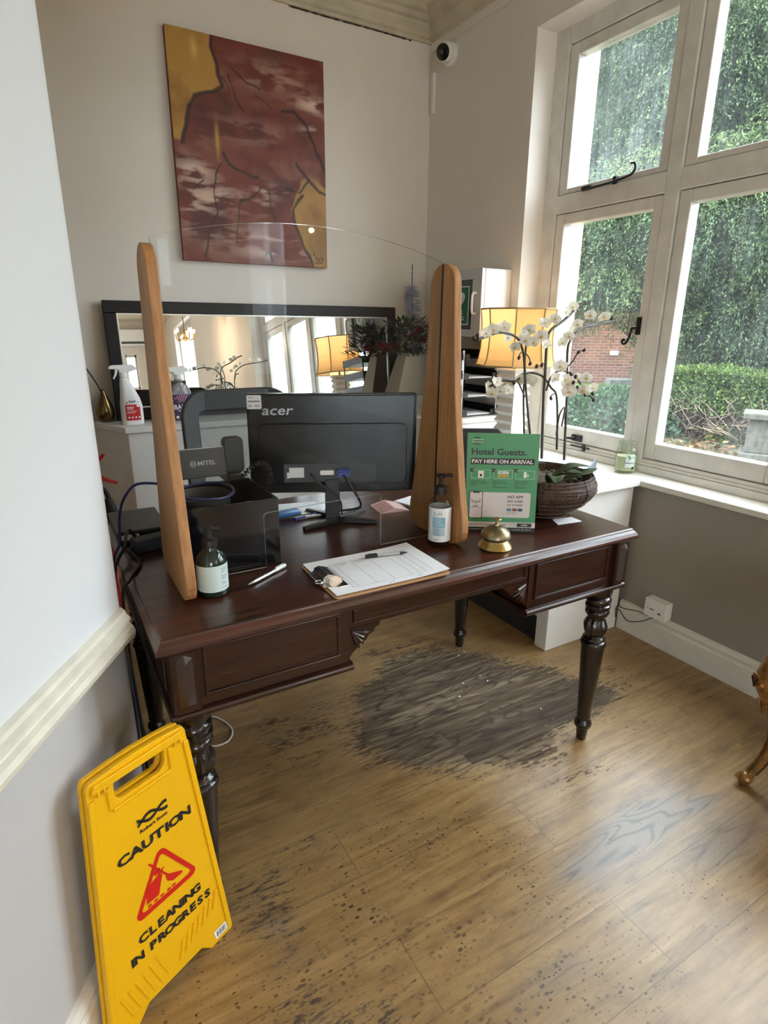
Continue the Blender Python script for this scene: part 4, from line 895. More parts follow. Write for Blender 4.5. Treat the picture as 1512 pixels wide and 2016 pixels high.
# parking notice
BLv, BRv = Vector((1.041,1.29,0)), Vector((1.201,1.184,0)); pu = (BRv-BLv).normalized(); pn = Vector((pu.y,-pu.x,0)); pv = (Vector((0,0,1))-pn*.06).normalized(); pn2 = pu.cross(pv); pn2 = pn2 if pn2.dot(pn) > 0 else -pn2
pk = thing('parking_board', 'green printed parking payment board standing on the desk beside the basket', 'notice', (1.12, 1.237, DZ))
def pb(u, v, d): return BLv + Vector((0,0,Z)) + pu*u + pv*v + pn2*d
PW, PH = .190, .287; p0 = -.012
mb = MB(); mb.prism([(p0,0),(PW,0),(PW-.004,PH),(p0-.004,PH)], pb, -.004, 0); mb.build('panel', mat('board_green', (.050,.270,.105), .42), pk, world=True)
mb = MB(); mb.prism([(.07,.0),(.11,.0),(.10,.17),(.08,.17)], lambda u,v,d: pb(u, v, -.005) - pn*(.075*(1-v/.17))*1.0 - pn*d, 0, .003); mb.build('strut', BLACKM, pk, world=True)
kb, kw, kg, kh = MB(), MB(), MB(), MB()
for i, s_ in enumerate(('YOUR', 'PARKING', 'SPACE')): kb.text(s_, pb, p0+.013 if i == 1 else p0+.014, .272-.0088*i, .0062, 'LEFT', .03, 1.1, .0012)
kh.rect(pb, p0+.0105, .2605, p0+.041, .2705, .0004); kh.build('logo_box', mat('pale_green_box', (.35,.60,.38), .5), pk, fix=False, world=True)
def sp(mbx, s_, u0, u1, v, cap, b_, d): 
    cu = bpy.data.curves.new('t','FONT'); cu.body = s_; cu.size = cap/.70; cu.offset = b_*cap/.70; o = bpy.data.objects.new('t', cu); me = bpy.data.meshes.new_from_object(o)
    xs = [p.co.x for p in me.vertices]; a, c = min(xs), max(xs); bpy.data.objects.remove(o); bpy.data.curves.remove(cu); bpy.data.meshes.remove(me)
    k = (u1-u0)/(c-a); mbx.text(s_, pb, u0-a*k, v, cap/.70, 'LEFT', b_, k, d)
sp(kb, 'Hotel Guests.', p0+.010, .152, .2265, .0178, .022, .0008)
kb.rect(pb, p0+.009, .1985, .176, .2165, .0004); kh = MB(); sp(kh, 'PAY HERE ON ARRIVAL', p0+.012, .172, .2025, .0105, .022, .0008); kh.build('heading_print', WHITEINK, pk, fix=False, world=True)
for i in range(3):
    u = p0+.012+.0625*i; kg.frame(pb, u, .158, u+.054, .183, .0012, .0004); kb.rect(pb, u-.004, .177, u+.006, .187, .0008)
    kw.text('123'[i], pb, u+.0013, .1795, .0066, 'LEFT', .01, 1, .0012)
kw.rect(pb, p0+.031, .160, p0+.047, .180, .0006); kb.rect(pb, p0+.036, .164, p0+.042, .171, .0009)
kw.rect(pb, p0+.0125+.0625+.012, .172, p0+.0125+.0625+.042, .180, .0006); sp(kb, 'AB12 CD', p0+.091, p0+.1135, .1742, .0036, .02, .0009)
my = MB(); my.rect(pb, p0+.0125+.0625+.012, .162, p0+.0125+.0625+.042, .170, .0006); sp(kb, 'AB12 CD', p0+.091, p0+.1135, .1642, .0036, .02, .0009)
kw.rect(pb, p0+.160, .162, p0+.168, .179, .0006); kg.rect(pb, p0+.168, .164, p0+.175, .172, .0007)
for i, ls in enumerate((('Scan the QR code', 'with your smartphone', 'camera.'), ('Tap the link that', 'appears and enter', 'your', 'registration number.'), ('Enter your payment', 'details to pay for', 'your', 'parking session.'))):
    for j, s_ in enumerate(ls): kb.text(s_, pb, p0+.012+.0625*i, .149-.0058*j, .0052, 'LEFT', .015, 1.0, .0006)
mw_ = MB(); mw_.flat(rrect(p0+.012, .044, .172, .118, .006), pb, .0004); kb.flat(rrect(p0+.009,.040,p0+.048,.121,.006), pb, .0008); mw_.flat(rrect(p0+.011,.042,p0+.046,.119,.005), pb, .0011); kb.rect(pb, p0+.019, .1155, p0+.038, .119, .0014)
for s_, v, sz in (('SCAN', .087, .0088), ('to', .0815, .006), ('PAY', .0725, .0088)): kb.text(s_, pb, p0+.0285, v, sz, 'CENTER', .02, 1.05, .0014)
for u0, v0, su, sv_ in ((p0+.014,.070,1,1),(p0+.043,.070,-1,1),(p0+.014,.097,1,-1),(p0+.043,.097,-1,-1)):
    a, b_ = sorted((u0, u0+.006*su)); c, d_ = sorted((v0, v0+.0009*sv_)); kb.rect(pb, a, c, b_, d_, .0014); a, b_ = sorted((u0, u0+.0009*su)); c, d_ = sorted((v0, v0+.005*sv_)); kb.rect(pb, a, c, b_, d_, .0014)
for s_, v, c in (('NO APP', .1015, .0080), ('NO CASH', .089, .0072), ('NO WORRIES', .079, .0050)): sp(kb, s_, .107, .151, v, c, .018, .0008)
cols = ((.10,.20,.30), (.22,.05,.04), (.03,.05,.10)); cm = []
for i in range(3):
    mc = MB(); mc.flat(rrect(.106+.0158*i, .0635, .119+.0158*i, .0715, .001), pb, .0008); cm.append((mc, cols[i]))
for i in range(2): kb.frame(pb, .106+.0155*i, .0545, .1195+.0155*i, .061, .0004, .0008); kb.text(('Pay','Pay')[i], pb, .1085+.0155*i, .0562, .0045, 'LEFT', 0, 1, .0009)
mw_.rect(pb, p0, .014, PW, .030, .0004); kb.rect(pb, .138, .0165, .180, .0275, .0008); sp(kw, '12784', .150, .168, .0195, .0050, .02, .0012)
sp(kb, 'PAYING WITH THE YOUR PARKING SPACE APP', p0+.004, .106, .0205, .0034, .02, .0008); kb.text('LOCATION', pb, .134, .0232, .0034, 'RIGHT', .01, 1, .0008); kb.text('ID', pb, .134, .0185, .0034, 'RIGHT', .01, 1, .0008)
kb.rect(pb, p0, 0, PW, .014, .0004); sp(kw, 'by smartphone, scan the code then enter location ID above', p0+.004, .180, .0065, .0034, .0, .0008)
kb.build('black_print', INK, pk, fix=False, world=True); kw.build('white_print', WHITEINK, pk, fix=False, world=True); kg.build('pale_outlines', mat('pale_green_print', (.35,.60,.38), .5), pk, fix=False, world=True)
my.build('number_plate', mat('plate_yellow', (.60,.42,.08), .5), pk, fix=False, world=True); mw_.build('white_panel', mat('panel_white', (.66,.62,.62), .5), pk, fix=False, world=True)
for mc, c in cm: mc.build('card_logo', mat('card_logo_paint', c, .5), pk, fix=False, world=True)

# ------------------------------------------------------------------ orchid in a woven bowl
orc = thing('potted_orchid', 'tall white artificial orchid in a dark twig bowl at the right end of the desk', 'plant', (1.365, 1.335, DZ))
bc = Vector((1.365, 1.335, DZ))
WICK = wood('twig_weave', (.020,.010,.007), (.120,.070,.045), 2, .6, 6, 0, .3, 5)
mb = MB(); mb.lathe([(.070,.0),(.082,.003),(.115,.03),(.150,.06),(.167,.085),(.165,.105),(.151,.128),(.145,.128),(.138,.105),(.11,.06),(.05,.05)], bc+Vector((0,0,.001)), 48)
bowl = mb.build('bowl', WICK, orc, smooth=True, world=True)
mb = MB()
for k in range(46):                                   # individual twigs wound round
    z = .006+.128*k/46; r = np.interp(z, [0,.003,.03,.06,.085,.105,.128],[.073,.082,.115,.150,.167,.165,.152])+.001
    a0 = random.uniform(0, 6.3); ln_ = random.uniform(2.5, 6.5); dz = random.uniform(-.006,.006)
    mb.tube([bc+Vector(((r+random.uniform(-.001,.002))*math.cos(a0+ln_*i/26), (r+random.uniform(-.001,.002))*math.sin(a0+ln_*i/26), max(.003, z+dz*math.sin(i/5)+.001))) for i in range(27)], random.uniform(.0018,.0032), 5)
mb.build('twig_winding', WICK, bowl, smooth=True, world=True)
for a0 in (-2.4,-1.45,-.55,.4,1.4,2.5):
    mb = MB(); mb.tube([bc+Vector(((r+.004)*math.cos(a0), (r+.004)*math.sin(a0), z+.002)) for r, z in ((.082,.003),(.115,.03),(.150,.06),(.167,.085),(.165,.105),(.152,.130),(.143,.128))], .002, 5); mb.build('binding_wire', INK, bowl, world=True)
mb = MB(); mb.lathe([(.001,.118),(.10,.112),(.142,.10)], bc, 32, cap=False)
for _ in range(140):
    a, r = random.uniform(0,6.3), .125*math.sqrt(random.random()); mb.ball(bc+Vector((r*math.cos(a), r*math.sin(a), .112)), random.uniform(.006,.012), 3, (1,1,.6))
mb.build('moss_filling', mat('moss', (.07,.055,.03), .9, var=.5, vscale=60), orc, world=True)
STEM = mat('orchid_stem', (.045,.035,.022), .5, var=.3, vscale=40)
PETAL = mat('silk_petal', (.86,.84,.76), .55, sss=.0); LIP = mat('orchid_lip', (.62,.42,.12), .5); BUD = mat('dark_bud', (.035,.018,.016), .4); LEAF = mat('orchid_leaf', (.035,.055,.018), .55, spec=.2, var=.3, vscale=18)
# translucency for the thin petals
_n, _l = PETAL.node_tree.nodes, PETAL.node_tree.links; _t = _n.new('ShaderNodeBsdfTranslucent'); _t.inputs[0].default_value = (.86,.84,.76,1); _m = _n.new('ShaderNodeMixShader'); _m.inputs[0].default_value = .22
_l.new(_n['Principled BSDF'].outputs[0], _m.inputs[1]); _l.new(_t.outputs[0], _m.inputs[2]); _l.new(_m.outputs[0], _n['Material Output'].inputs[0])
def o5(x, y, dep): return at(820+x/3.287, 480+y/3.287, 1, dep)     # measured points of the plant, each at its own depth
stems = [([(810,1390,1.34),(822,1000,1.36),(832,850,1.37),(845,640,1.38),(870,560,1.39),(960,490,1.40),(1050,402,1.41),(1088,385,1.41)], .0045),
         ([(955,1400,1.35),(968,1100,1.37),(975,900,1.38),(977,700,1.40),(1000,620,1.41),(1070,545,1.43),(1180,520,1.45),(1285,497,1.46)], .0042),
         ([(908,1330,1.36),(912,1150,1.40),(905,980,1.42),(870,930,1.43),(820,860,1.44),(750,835,1.45),(680,852,1.46),(640,890,1.46),(560,885,1.47),(470,925,1.47)], .0038),
         ([(735,1230,1.42),(712,990,1.44),(700,800,1.45),(690,700,1.45),(660,620,1.44),(600,582,1.43),(520,577,1.42),(440,606,1.41),(398,612,1.40)], .0038),
         ([(697,1230,1.44),(693,1000,1.46),(700,800,1.47),(705,700,1.47),(715,620,1.46),(735,570,1.45)], .0034),
         ([(940,1180,1.33),(960,1060,1.34),(925,1110,1.33),(905,1240,1.33)], .003),
         ([(838,950,1.365),(872,860,1.35),(930,822,1.34),(1010,845,1.33),(1060,905,1.325),(1090,960,1.32),(1145,1005,1.31)], .003),
         ([(700,990,1.44),(660,900,1.44),(630,885,1.44)], .0025),
         ([(975,800,1.39),(1010,760,1.38),(1050,700,1.37),(1088,688,1.365)], .0022), ([(838,760,1.372),(812,785,1.37),(778,792,1.37)], .002),
         ([(700,700,1.45),(730,740,1.44),(736,778,1.44)], .002), ([(690,690,1.45),(668,715,1.44),(664,740,1.44)], .002), ([(905,960,1.42),(870,985,1.42),(870,1005,1.42)], .002)]
for pts, r in stems:
    mb = MB(); mb.tube(bez([o5(*p) for p in pts], 6), r, 7); mb.build('stem', STEM, orc, smooth=True, world=True)
def petal(mb, c, x, y, n, L, W, cup):
    rows = []
    for i in range(7):
        t = i/6; w = W*math.sin(PI*min(1, .08+t*.92)**.8)*(1.0 if t < 1 else .0)+.0006
        rows.append([mb.b.verts.new(c + x*(L*t) + y*(w*s) + n*(cup*L*(t*t*.8)-cup*.6*abs(s)**2*w)) for s in (-1,-.5,0,.5,1)])
    for a, b in zip(rows, rows[1:]):
        for k in range(4): mb._f([a[k], a[k+1], b[k+1], b[k]])
def flower(c, nrm, size, spin, n_):
    nrm = nrm.normalized(); x0 = nrm.orthogonal().normalized(); upv = Vector((0,0,1)); x0 = (upv-nrm*upv.dot(nrm)).normalized() if abs(nrm.z) < .95 else x0
    y0 = nrm.cross(x0)
    mb = MB()
    for a, L, W in ((0,.95,.40),(2.2,.95,.38),(-2.2,.95,.38),(1.25,1.05,.66),(-1.25,1.05,.66)):
        a += spin + random.uniform(-.1,.1); x = x0*math.cos(a)+y0*math.sin(a); y = nrm.cross(x); petal(mb, c, x, y, nrm, size*L, size*W, random.uniform(.05,.45))
    f_ = mb.build('flower', PETAL, orc, smooth=True, fix=False, world=True)
    mb = MB(); petal(mb, c+nrm*.001, (x0*-.6+nrm*.8).normalized(), y0, nrm, size*.42, size*.2, .3); mb.ball(c+nrm*size*.12, size*.09, 4); mb.build('lip', LIP, f_, smooth=True, fix=False, world=True)
FL = [(450,578,1.405),(495,556,1.41),(568,540,1.42),(592,605,1.43),(640,668,1.44),(690,590,1.44),(728,560,1.45),(755,638,1.44),(705,625,1.43),(830,512,1.385),(898,488,1.39),(808,598,1.37),(838,648,1.365),(968,440,1.40),(1012,408,1.405),(942,640,1.40),(995,562,1.41),(1040,520,1.42),(1125,462,1.44),(1215,472,1.45),(985,600,1.40),
      (465,925,1.47),(520,897,1.465),(542,955,1.465),(592,948,1.465),(490,968,1.46),(668,880,1.46),(735,885,1.45),(705,865,1.455),(930,795,1.33),(895,868,1.34),(985,905,1.325),(1030,870,1.325),(1098,868,1.315),(1140,932,1.31),(1078,948,1.315),(985,958,1.32),(960,880,1.33)]
for i, p in enumerate(FL):
    nrm = Vector((-.45,-.9,.12)) + Vector((random.uniform(-.75,.75), random.uniform(-.3,.3), random.uniform(-.5,.45)))
    flower(o5(*p), nrm, random.uniform(.0185,.0245), random.uniform(-.4,.4), i)
for p in [(375,612,1.395),(395,590,1.40),(400,622,1.395),(1055,402,1.41),(1090,384,1.41),(1262,490,1.46),(1282,497,1.46),(1268,480,1.46),(1050,700,1.37),(1086,688,1.365),(778,792,1.37),(812,785,1.37),(664,736,1.44),(736,776,1.44),(1000,842,1.32),(1030,860,1.32),(1016,897,1.315),(1040,932,1.315),(1090,975,1.315),(1140,970,1.31),(1146,1010,1.31),(632,900,1.44),(870,1000,1.42)]:
    mb = MB(); mb.ball(o5(*p), .0052, 6, (1,1,1.45), Matrix.Rotation(random.uniform(-1,1), 3, 'Y')); mb.build('bud', BUD, orc, smooth=True, world=True)
def leaf(pts, W):
    path = bez(pts, 6); mb = MB(); rows = []
    for i, p in enumerate(path):
        t = i/(len(path)-1); tg = (path[min(i+1,len(path)-1)]-path[max(i-1,0)]).normalized(); s_ = tg.cross(Vector((0,0,1))); s_ = s_.normalized() if s_.length > .05 else Vector((1,0,0)); n_ = s_.cross(tg)
        w = W*(math.sin(PI*(.06+.94*t))**.7 if t < .999 else .03)
        rows.append([mb.b.verts.new(p + s_*w*k + n_*abs(k)*w*.25) for k in (-1,-.5,0,.5,1)])
    for a, b in zip(rows, rows[1:]):
        for k in range(4): mb._f([a[k], a[k+1], b[k+1], b[k]])
    o = mb.build('leaf', LEAF, orc, smooth=True, fix=False, world=True); m_ = o.modifiers.new('s', 'SOLIDIFY'); m_.thickness = .0015
b0 = bc+Vector((0,0,.115))
leaf([b0+Vector((-.06,.0,0)), b0+Vector((-.065,-.01,.05)), b0+Vector((-.05,-.02,.125))], .026)
leaf([b0+Vector((.0,-.05,0)), b0+Vector((.01,-.09,.03)), b0+Vector((.03,-.13,.038))], .030)
leaf([b0+Vector((.02,-.02,0)), b0+Vector((.07,-.05,.035)), b0+Vector((.135,-.07,.035))], .028)
leaf([b0+Vector((.02,-.05,0)), b0+Vector((.07,-.09,.02)), b0+Vector((.15,-.085,.03))], .024)
leaf([b0+Vector((-.03,-.06,0)), b0+Vector((-.05,-.10,.03)), b0+Vector((-.08,-.135,.02))], .026)
leaf([b0+Vector((-.02,.03,0)), b0+Vector((-.05,.08,.04)), b0+Vector((-.07,.13,.03))], .026)
o = MB().prism([(0,0),(.10,.0),(.09,.045),(.01,.05)], lambda u,v,d: (1.315+u*.9+v*.3, 1.205+v-u*.12, DZ+d), .0004, .0014).build('paper_slip', PAPER); tag(o, 'scrap of white paper poking out from under the twig bowl', 'paper')

# ------------------------------------------------------------------ things on the ledge and cupboards
LZ = .8706
vz = thing('bronze_bud_vase', 'small bronze teardrop bud vase at the left end of the ledge', 'vase', (.288, 3.245, LZ))
mb = MB(); mb.lathe([(.024,0),(.036,.008),(.043,.03),(.042,.055),(.033,.09),(.020,.12),(.011,.142),(.008,.152),(.009,.156),(.006,.156)], (0,0,0), 36); mb.build('body', mat('bronze_lustre', (.20,.135,.06), .2, .9), vz, smooth=True)
mb = MB(); mb.tube(bez([(0,0,.12),(-.02,.0,.18),(-.06,.0,.26),(-.085,.0,.30)]), .0035, 6); mb.build('twig', mat('dry_twig', (.06,.04,.03), .8), vz)
def oval(prof, n=32):
    return [(w, d, z) for w, d, z in prof]
def lathe2(mb, prof, n=32):
    rings = [[mb.b.verts.new((w*math.copysign(abs(math.cos(2*PI*i/n))**.75, math.cos(2*PI*i/n))+ox, d*math.copysign(abs(math.sin(2*PI*i/n))**.75, math.sin(2*PI*i/n)), z)) for i in range(n)] for w, d, z, ox in prof]
    for a, b in zip(rings, rings[1:]):
        for i in range(n): mb._f([a[i], a[(i+1) % n], b[(i+1) % n], b[i]])
    mb._f(rings[0][::-1]); mb._f(rings[-1])
sb = thing('spray_bottle', 'white trigger spray bottle with a red label left of the left oak upright', 'bottle', (.392, 3.095, LZ), .1)
mb = MB(); lathe2(mb, [(.046,.028,0,0),(.050,.031,.006,0),(.051,.031,.03,0),(.050,.030,.09,0),(.044,.027,.125,-.002),(.034,.024,.16,-.008),(.027,.021,.19,-.014),(.020,.018,.21,-.018),(.016,.016,.222,-.02)]); mb.build('body', WHITEP, sb, smooth=True)
mb = MB(); mb.lathe([(.017,.222),(.017,.245),(.012,.248)], (-.02,0,0), 20)
mb.prism([(-.075,.262),(-.075,.274),(-.062,.280),(.030,.280),(.045,.268),(.052,.252),(.040,.256),(.02,.248),(-.030,.245),(-.036,.262)], lambda u,v,d: (u-.006, d, v), -.011, .011)
mb.prism([(-.048,.262),(-.036,.262),(-.044,.235),(-.058,.215),(-.062,.218),(-.052,.240)], lambda u,v,d: (u-.006, d, v), -.006, .006); mb.build('trigger_head', WHITEP, sb, bevel=.0015)
def sbf(u, v, d): return Vector((u, -(.0315+d)*math.sqrt(max(0, 1-(abs(u)/.06)**3)), v))
mb = MB(); g = [[mb.b.verts.new(sbf(-.034+.066*i/10, .022+.075*j/4, .0006)) for i in range(11)] for j in range(5)]
for j in range(4):
    for i in range(10): mb._f([g[j][i], g[j][i+1], g[j+1][i+1], g[j+1][i]])
lb = mb.build('red_label', mat('label_red', (.55,.015,.02), .4), sb, fix=False)
mb = MB(); mb.curved = True
for v, l_, h_ in ((.083,.032,.004),(.075,.029,.004),(.066,.045,.0015),(.061,.038,.0015),(.056,.034,.0015)): mb.rect(sbf, -.029, v, -.029+l_, v+h_, .0012)
for k in range(4): mb.flat([(-.022+.0155*k+.0045*math.cos(2*PI*i/12), .036+.0045*math.sin(2*PI*i/12)) for i in range(12)], sbf, .0012)
mb.flat([(.024+.008*math.cos(2*PI*i/16), .092+.008*math.sin(2*PI*i/16)) for i in range(16)], sbf, .0014); mb.build('label_print', WHITEINK, lb, fix=False)
mb = MB(); mb.text('Super', sbf, -.017, .108, .014, 'LEFT', .03, 1.0, .0012); mb.flat([(-.032,.100),(-.022,.108),(-.028,.110)], sbf, .001); mb.flat([(.020,.108),(.030,.106),(.026,.111)], sbf, .001); mb.build('brand_print', mat('navy_ink', (.02,.03,.09), .5), sb, fix=False)
bb = thing('purple_spray_bottle', 'clear trigger spray bottle with purple sunburst label right of the left oak upright', 'bottle', (.622, 3.10, LZ), .1)
mb = MB(); lathe2(mb, [(.052,.028,0,0),(.058,.031,.006,0),(.060,.032,.03,0),(.060,.031,.11,0),(.054,.029,.145,0),(.040,.026,.175,0),(.024,.020,.195,0),(.017,.017,.205,0)]); mb.build('body', mat('smoked_clear', (.42,.38,.42), .1, trans=.4), bb, smooth=True)
mb = MB(); mb.lathe([(.018,.205),(.018,.228),(.012,.230)], (0,0,0), 20); mb.prism([(-.06,.242),(-.06,.262),(.030,.266),(.048,.256),(.055,.238),(.038,.240),(.015,.228),(-.020,.228),(-.028,.242)], lambda u,v,d: (u, d, v), -.013, .013); mb.prism([(-.035,.242),(-.025,.242),(-.034,.212),(-.046,.195),(-.050,.199)], lambda u,v,d: (u, d, v), -.006, .006); mb.build('trigger_head', WHITEP, bb, bevel=.0015)
mb = MB(); mb.cbox((0,-.001,.188), (.066,.04,.018)); mb.build('collar', BLACK, bb, bevel=.004)
def bbf(u, v, d): return Vector((u, -(.0325+d)*math.sqrt(max(0, 1-(abs(u)/.07)**3)), v))
mb = MB(); g = [[mb.b.verts.new(bbf(-.052+.104*i/10, .008+.125*j/5, .0006)) for i in range(11)] for j in range(6)]
for j in range(5):
    for i in range(10): mb._f([g[j][i], g[j][i+1], g[j+1][i+1], g[j+1][i]])
lb = mb.build('purple_label', mat('label_purple', (.040,.022,.075), .4), bb, fix=False)
mb = MB()
for k in range(11):
    a = .25+2.64*k/10; mb.flat([(.016*math.cos(a-.05), .082+.016*math.sin(a-.05)), (.05*math.cos(a-.07), .082+.05*math.sin(a-.07)), (.05*math.cos(a+.07), .082+.05*math.sin(a+.07)), (.016*math.cos(a+.05), .082+.016*math.sin(a+.05))], bbf, .0010)
mb.build('sunburst', mat('label_pink', (.50,.22,.33), .5), lb, fix=False)
mb = MB(); mb.text('BANG', bbf, 0, .062, .031, 'CENTER', .03, 1.0, .0014); mb.text('All-in-one', bbf, 0, .051, .012, 'CENTER', .01, 1.0, .0014)
for k in range(3): mb.flat([(-.028+.028*k+.007*math.cos(2*PI*i/10), .023+.007*math.sin(2*PI*i/10)) for i in range(10)], bbf, .0012)
mb.build('label_print', WHITEINK, lb, fix=False)

# flower arrangement in a tapered planter on a white plinth
pl = thing('flower_planter', 'tapered cream planter with flowers at the right end of the ledge', 'planter', (1.975, 3.075, LZ))
CER = mat('cream_ceramic', (.58,.52,.43), .5, var=.06, vscale=8, bump=.1, bscale=40)
def frustum(mb, c, b0_, b1_, z0, z1):
    a = [mb.b.verts.new((c[0]+sx*b0_[0], c[1]+sy*b0_[1], z0)) for sx, sy in ((-1,-1),(1,-1),(1,1),(-1,1))]; b = [mb.b.verts.new((c[0]+sx*b1_[0], c[1]+sy*b1_[1], z1)) for sx, sy in ((-1,-1),(1,-1),(1,1),(-1,1))]
    mb._f(a[::-1]); mb._f(b)
    for i in range(4): mb._f([a[i], a[(i+1) % 4], b[(i+1) % 4], b[i]])
mb = MB(); frustum(mb, (0,0), (.150,.082), (.147,.080), 0, .072); mb.build('plinth', CABW, pl, bevel=.003)
mb = MB(); frustum(mb, (.01,0), (.150,.080), (.075,.050), .073, .310); mb.build('pot', CER, pl, bevel=.004)
DLEAF = mat('bouquet_green', (.045,.072,.038), .6, var=.4, vscale=30)
mb = MB()
for _ in range(620):
    a = random.uniform(0, 2*PI); t = random.random()**.6; zz = .29+.20*random.random()**.9; r = (.04+.13*t)*(1 if zz < .40 else .7)
    c = Vector((r*math.cos(a)*1.25-.03, r*math.sin(a)*.60-.02, zz)); d_ = Vector((math.cos(a), math.sin(a)*.6, random.uniform(-.3,.9))).normalized(); s_ = d_.cross(Vector((0,0,1))).normalized(); L_ = random.uniform(.03,.06); W_ = random.uniform(.008,.015)
    v = [mb.b.verts.new(p) for p in (c, c+d_*L_*.5+s_*W_, c+d_*L_, c+d_*L_*.5-s_*W_)]; mb._f(v)
o = mb.build('greenery', DLEAF, pl, fix=False); o['kind'] = 'stuff'
def bloom(name, c, r, m_, nn=16):
    mb = MB()
    for k in range(nn):
        a = 2.4*k; t = k/nn; d_ = Vector((math.cos(a)*(.3+t), math.sin(a)*(.3+t)-.35, 1.0-t)).normalized(); s_ = d_.cross(Vector((.3,.2,1))).normalized(); p = Vector(c)
        v = [mb.b.verts.new(q) for q in (p, p+d_*r*.6+s_*r*.42, p+d_*r, p+d_*r*.6-s_*r*.42)]; mb._f(v)
    return mb.build(name, m_, pl, fix=False)
REDF = mat('red_petals', (.30,.012,.035), .6); LIL = mat('lilac_petals', (.36,.33,.52), .6); BLU = mat('pale_blue_petals', (.55,.57,.68), .6); PINKF = mat('dark_red_petals', (.16,.010,.025), .6); WHF = mat('ivory_petals', (.62,.58,.42), .6)
for c in ((-.12,.07,.315),(-.085,.085,.33),(-.15,.075,.33)): bloom('red_bloom', c, .05, REDF, 22)
for c in ((-.02,-.06,.405),(.015,-.07,.375),(-.04,-.06,.38),(0,-.07,.43)): bloom('dark_red_bloom', c, .042, PINKF, 20)
for c in ((-.05,-.06,.34),(-.015,-.075,.335),(.0,-.06,.31),(-.09,-.03,.375),(-.105,-.02,.41),(.10,-.05,.45),(.13,-.04,.42),(.09,-.05,.40)): bloom('lilac_bloom', c, .034, LIL, 16)
for c in ((-.03,-.05,.47),(.0,-.05,.485),(.03,-.05,.46)): bloom('ivory_bloom', c, .022, WHF, 12)
mb = MB(); mb.tube([(.0,-.03,.40),(-.03,-.04,.60),(-.035,-.045,.795)], .003, 6); sp_ = mb.build('delphinium_spike', STEM, pl)
mb = MB()
for k in range(300):
    t = random.random(); z = .43+.25*t; a = random.uniform(0,6.3); r = (.056*(1-.45*t))*random.uniform(.4,1); c = Vector((-.022-.012*t+r*math.cos(a), -.042+r*math.sin(a), z))
    for j in range(4):
        b_ = a+j*1.57; d_ = Vector((math.cos(b_), math.sin(b_)-.4, .3)).normalized(); s_ = d_.cross(Vector((0,.2,1))).normalized(); v = [mb.b.verts.new(q) for q in (c, c+d_*.011+s_*.008, c+d_*.018, c+d_*.011-s_*.008)]; mb._f(v)
for k in range(16):
    z = .685+.0065*k; a = 2.4*k; c = Vector((-.033+.014*(1-k/18)*math.cos(a), -.043+.012*math.sin(a), z)); mb.ball(c, .0045*(1-k/32), 3)
mb.build('florets', BLU, sp_, fix=False)

# letter trays
lt = thing('letter_trays', 'stack of four black letter trays on the corner cupboard behind the lamp', 'letter tray', (2.075, 2.69, LZ), 0)
for k in range(4):
    mb = MB(); z = .003+.098*k; w = .003
    mb.box((-.125,-.15,z),(.125,.15,z+w)); mb.box((-.125,.147,z+w),(.125,.15,z+.045)); mb.box((.122,-.15,z+w),(.125,.147,z+.045)); mb.box((-.125,-.15,z+w),(-.122,.147,z+.045)); mb.box((-.122,-.15,z+w),(-.08,-.147,z+.03)); mb.box((.08,-.15,z+w),(.122,-.147,z+.03))
    mb.build('tray', BLACK, lt, bevel=.0008)
for x, y in ((-.118,-.145),(.118,-.145),(-.118,.145),(.118,.145)):
    mb = MB(); mb.tube([(x,y,.0),(x,y,.345)], .0055, 10); mb.build('spacer_post', CHROME if y < 0 else BLACK, lt)
for k in (0, 1, 2):
    o = MB().cbox((0,0,.0025),(.21,.285,.004)).build('tray_paper', PAPER); o.location = (2.072, 2.688, LZ+.006+.098*k+.0006); tag(o, ('white papers in the bottom black letter tray','white papers in the second black letter tray up','white papers in the third black letter tray up')[k], 'paper', 'papers in the letter trays')

# table lamp
lamp = thing('table_lamp', 'lit table lamp with amber panelled shade and zigzag white column', 'lamp', (2.055, 2.26, .7122))
LZ2 = 0.0
mb = MB(); ra = Matrix.Rotation(.12, 3, 'Z')
def ring4(h, z): return [mb.b.verts.new(ra @ Vector((sx*h, sy*h, z))) for sx, sy in ((-1,-1),(1,-1),(1,1),(-1,1))]
rows = [ring4(.062, .0), ring4(.062, .022)]
for k in range(9): rows.append(ring4(.046, .022+.043*k+.009)); rows.append(ring4(.060, .022+.043*k+.0275)); 
rows += [ring4(.048,.413), ring4(.066,.420), ring4(.068,.426)]
mb._f(rows[0][::-1]); mb._f(rows[-1])
for a, b in zip(rows, rows[1:]):
    for i in range(4): mb._f([a[i], a[(i+1) % 4], b[(i+1) % 4], b[i]])
mb.build('column', mat('white_glazed_column', (.78,.76,.72), .35), lamp)
mb = MB(); mb.tube([(0,0,.426),(0,0,.52)], .008, 10); mb.lathe([(.018,.50),(.018,.55)], (0,0,0), 16); mb.build('lamp_holder', BRASS, lamp)
m, n, l, b = nt('parchment_shade'); b.inputs['Base Color'].default_value = (.60,.42,.20,1); b.inputs['Roughness'].default_value = .7
tl = n.new('ShaderNodeBsdfTranslucent'); tl.inputs[0].default_value = (.90,.60,.27,1); mx = n.new('ShaderNodeMixShader'); mx.inputs[0].default_value = .62
l.new(b.outputs[0], mx.inputs[1]); l.new(tl.outputs[0], mx.inputs[2]); l.new(mx.outputs[0], n['Material Output'].inputs[0]); SHADE = m
shp = [(.184,.445),(.172,.475),(.164,.525),(.161,.585),(.163,.65),(.170,.705)]
corn8 = []
for k in range(8):                                   # oblong shade with cut corners
    a = PI/8 + PI/4*k; corn8.append((math.cos(a), math.sin(a)))
NS = 48
def sh_r(a):
    k = (a % (PI/4)); return .965/ max(.93, math.cos(k-PI/8))
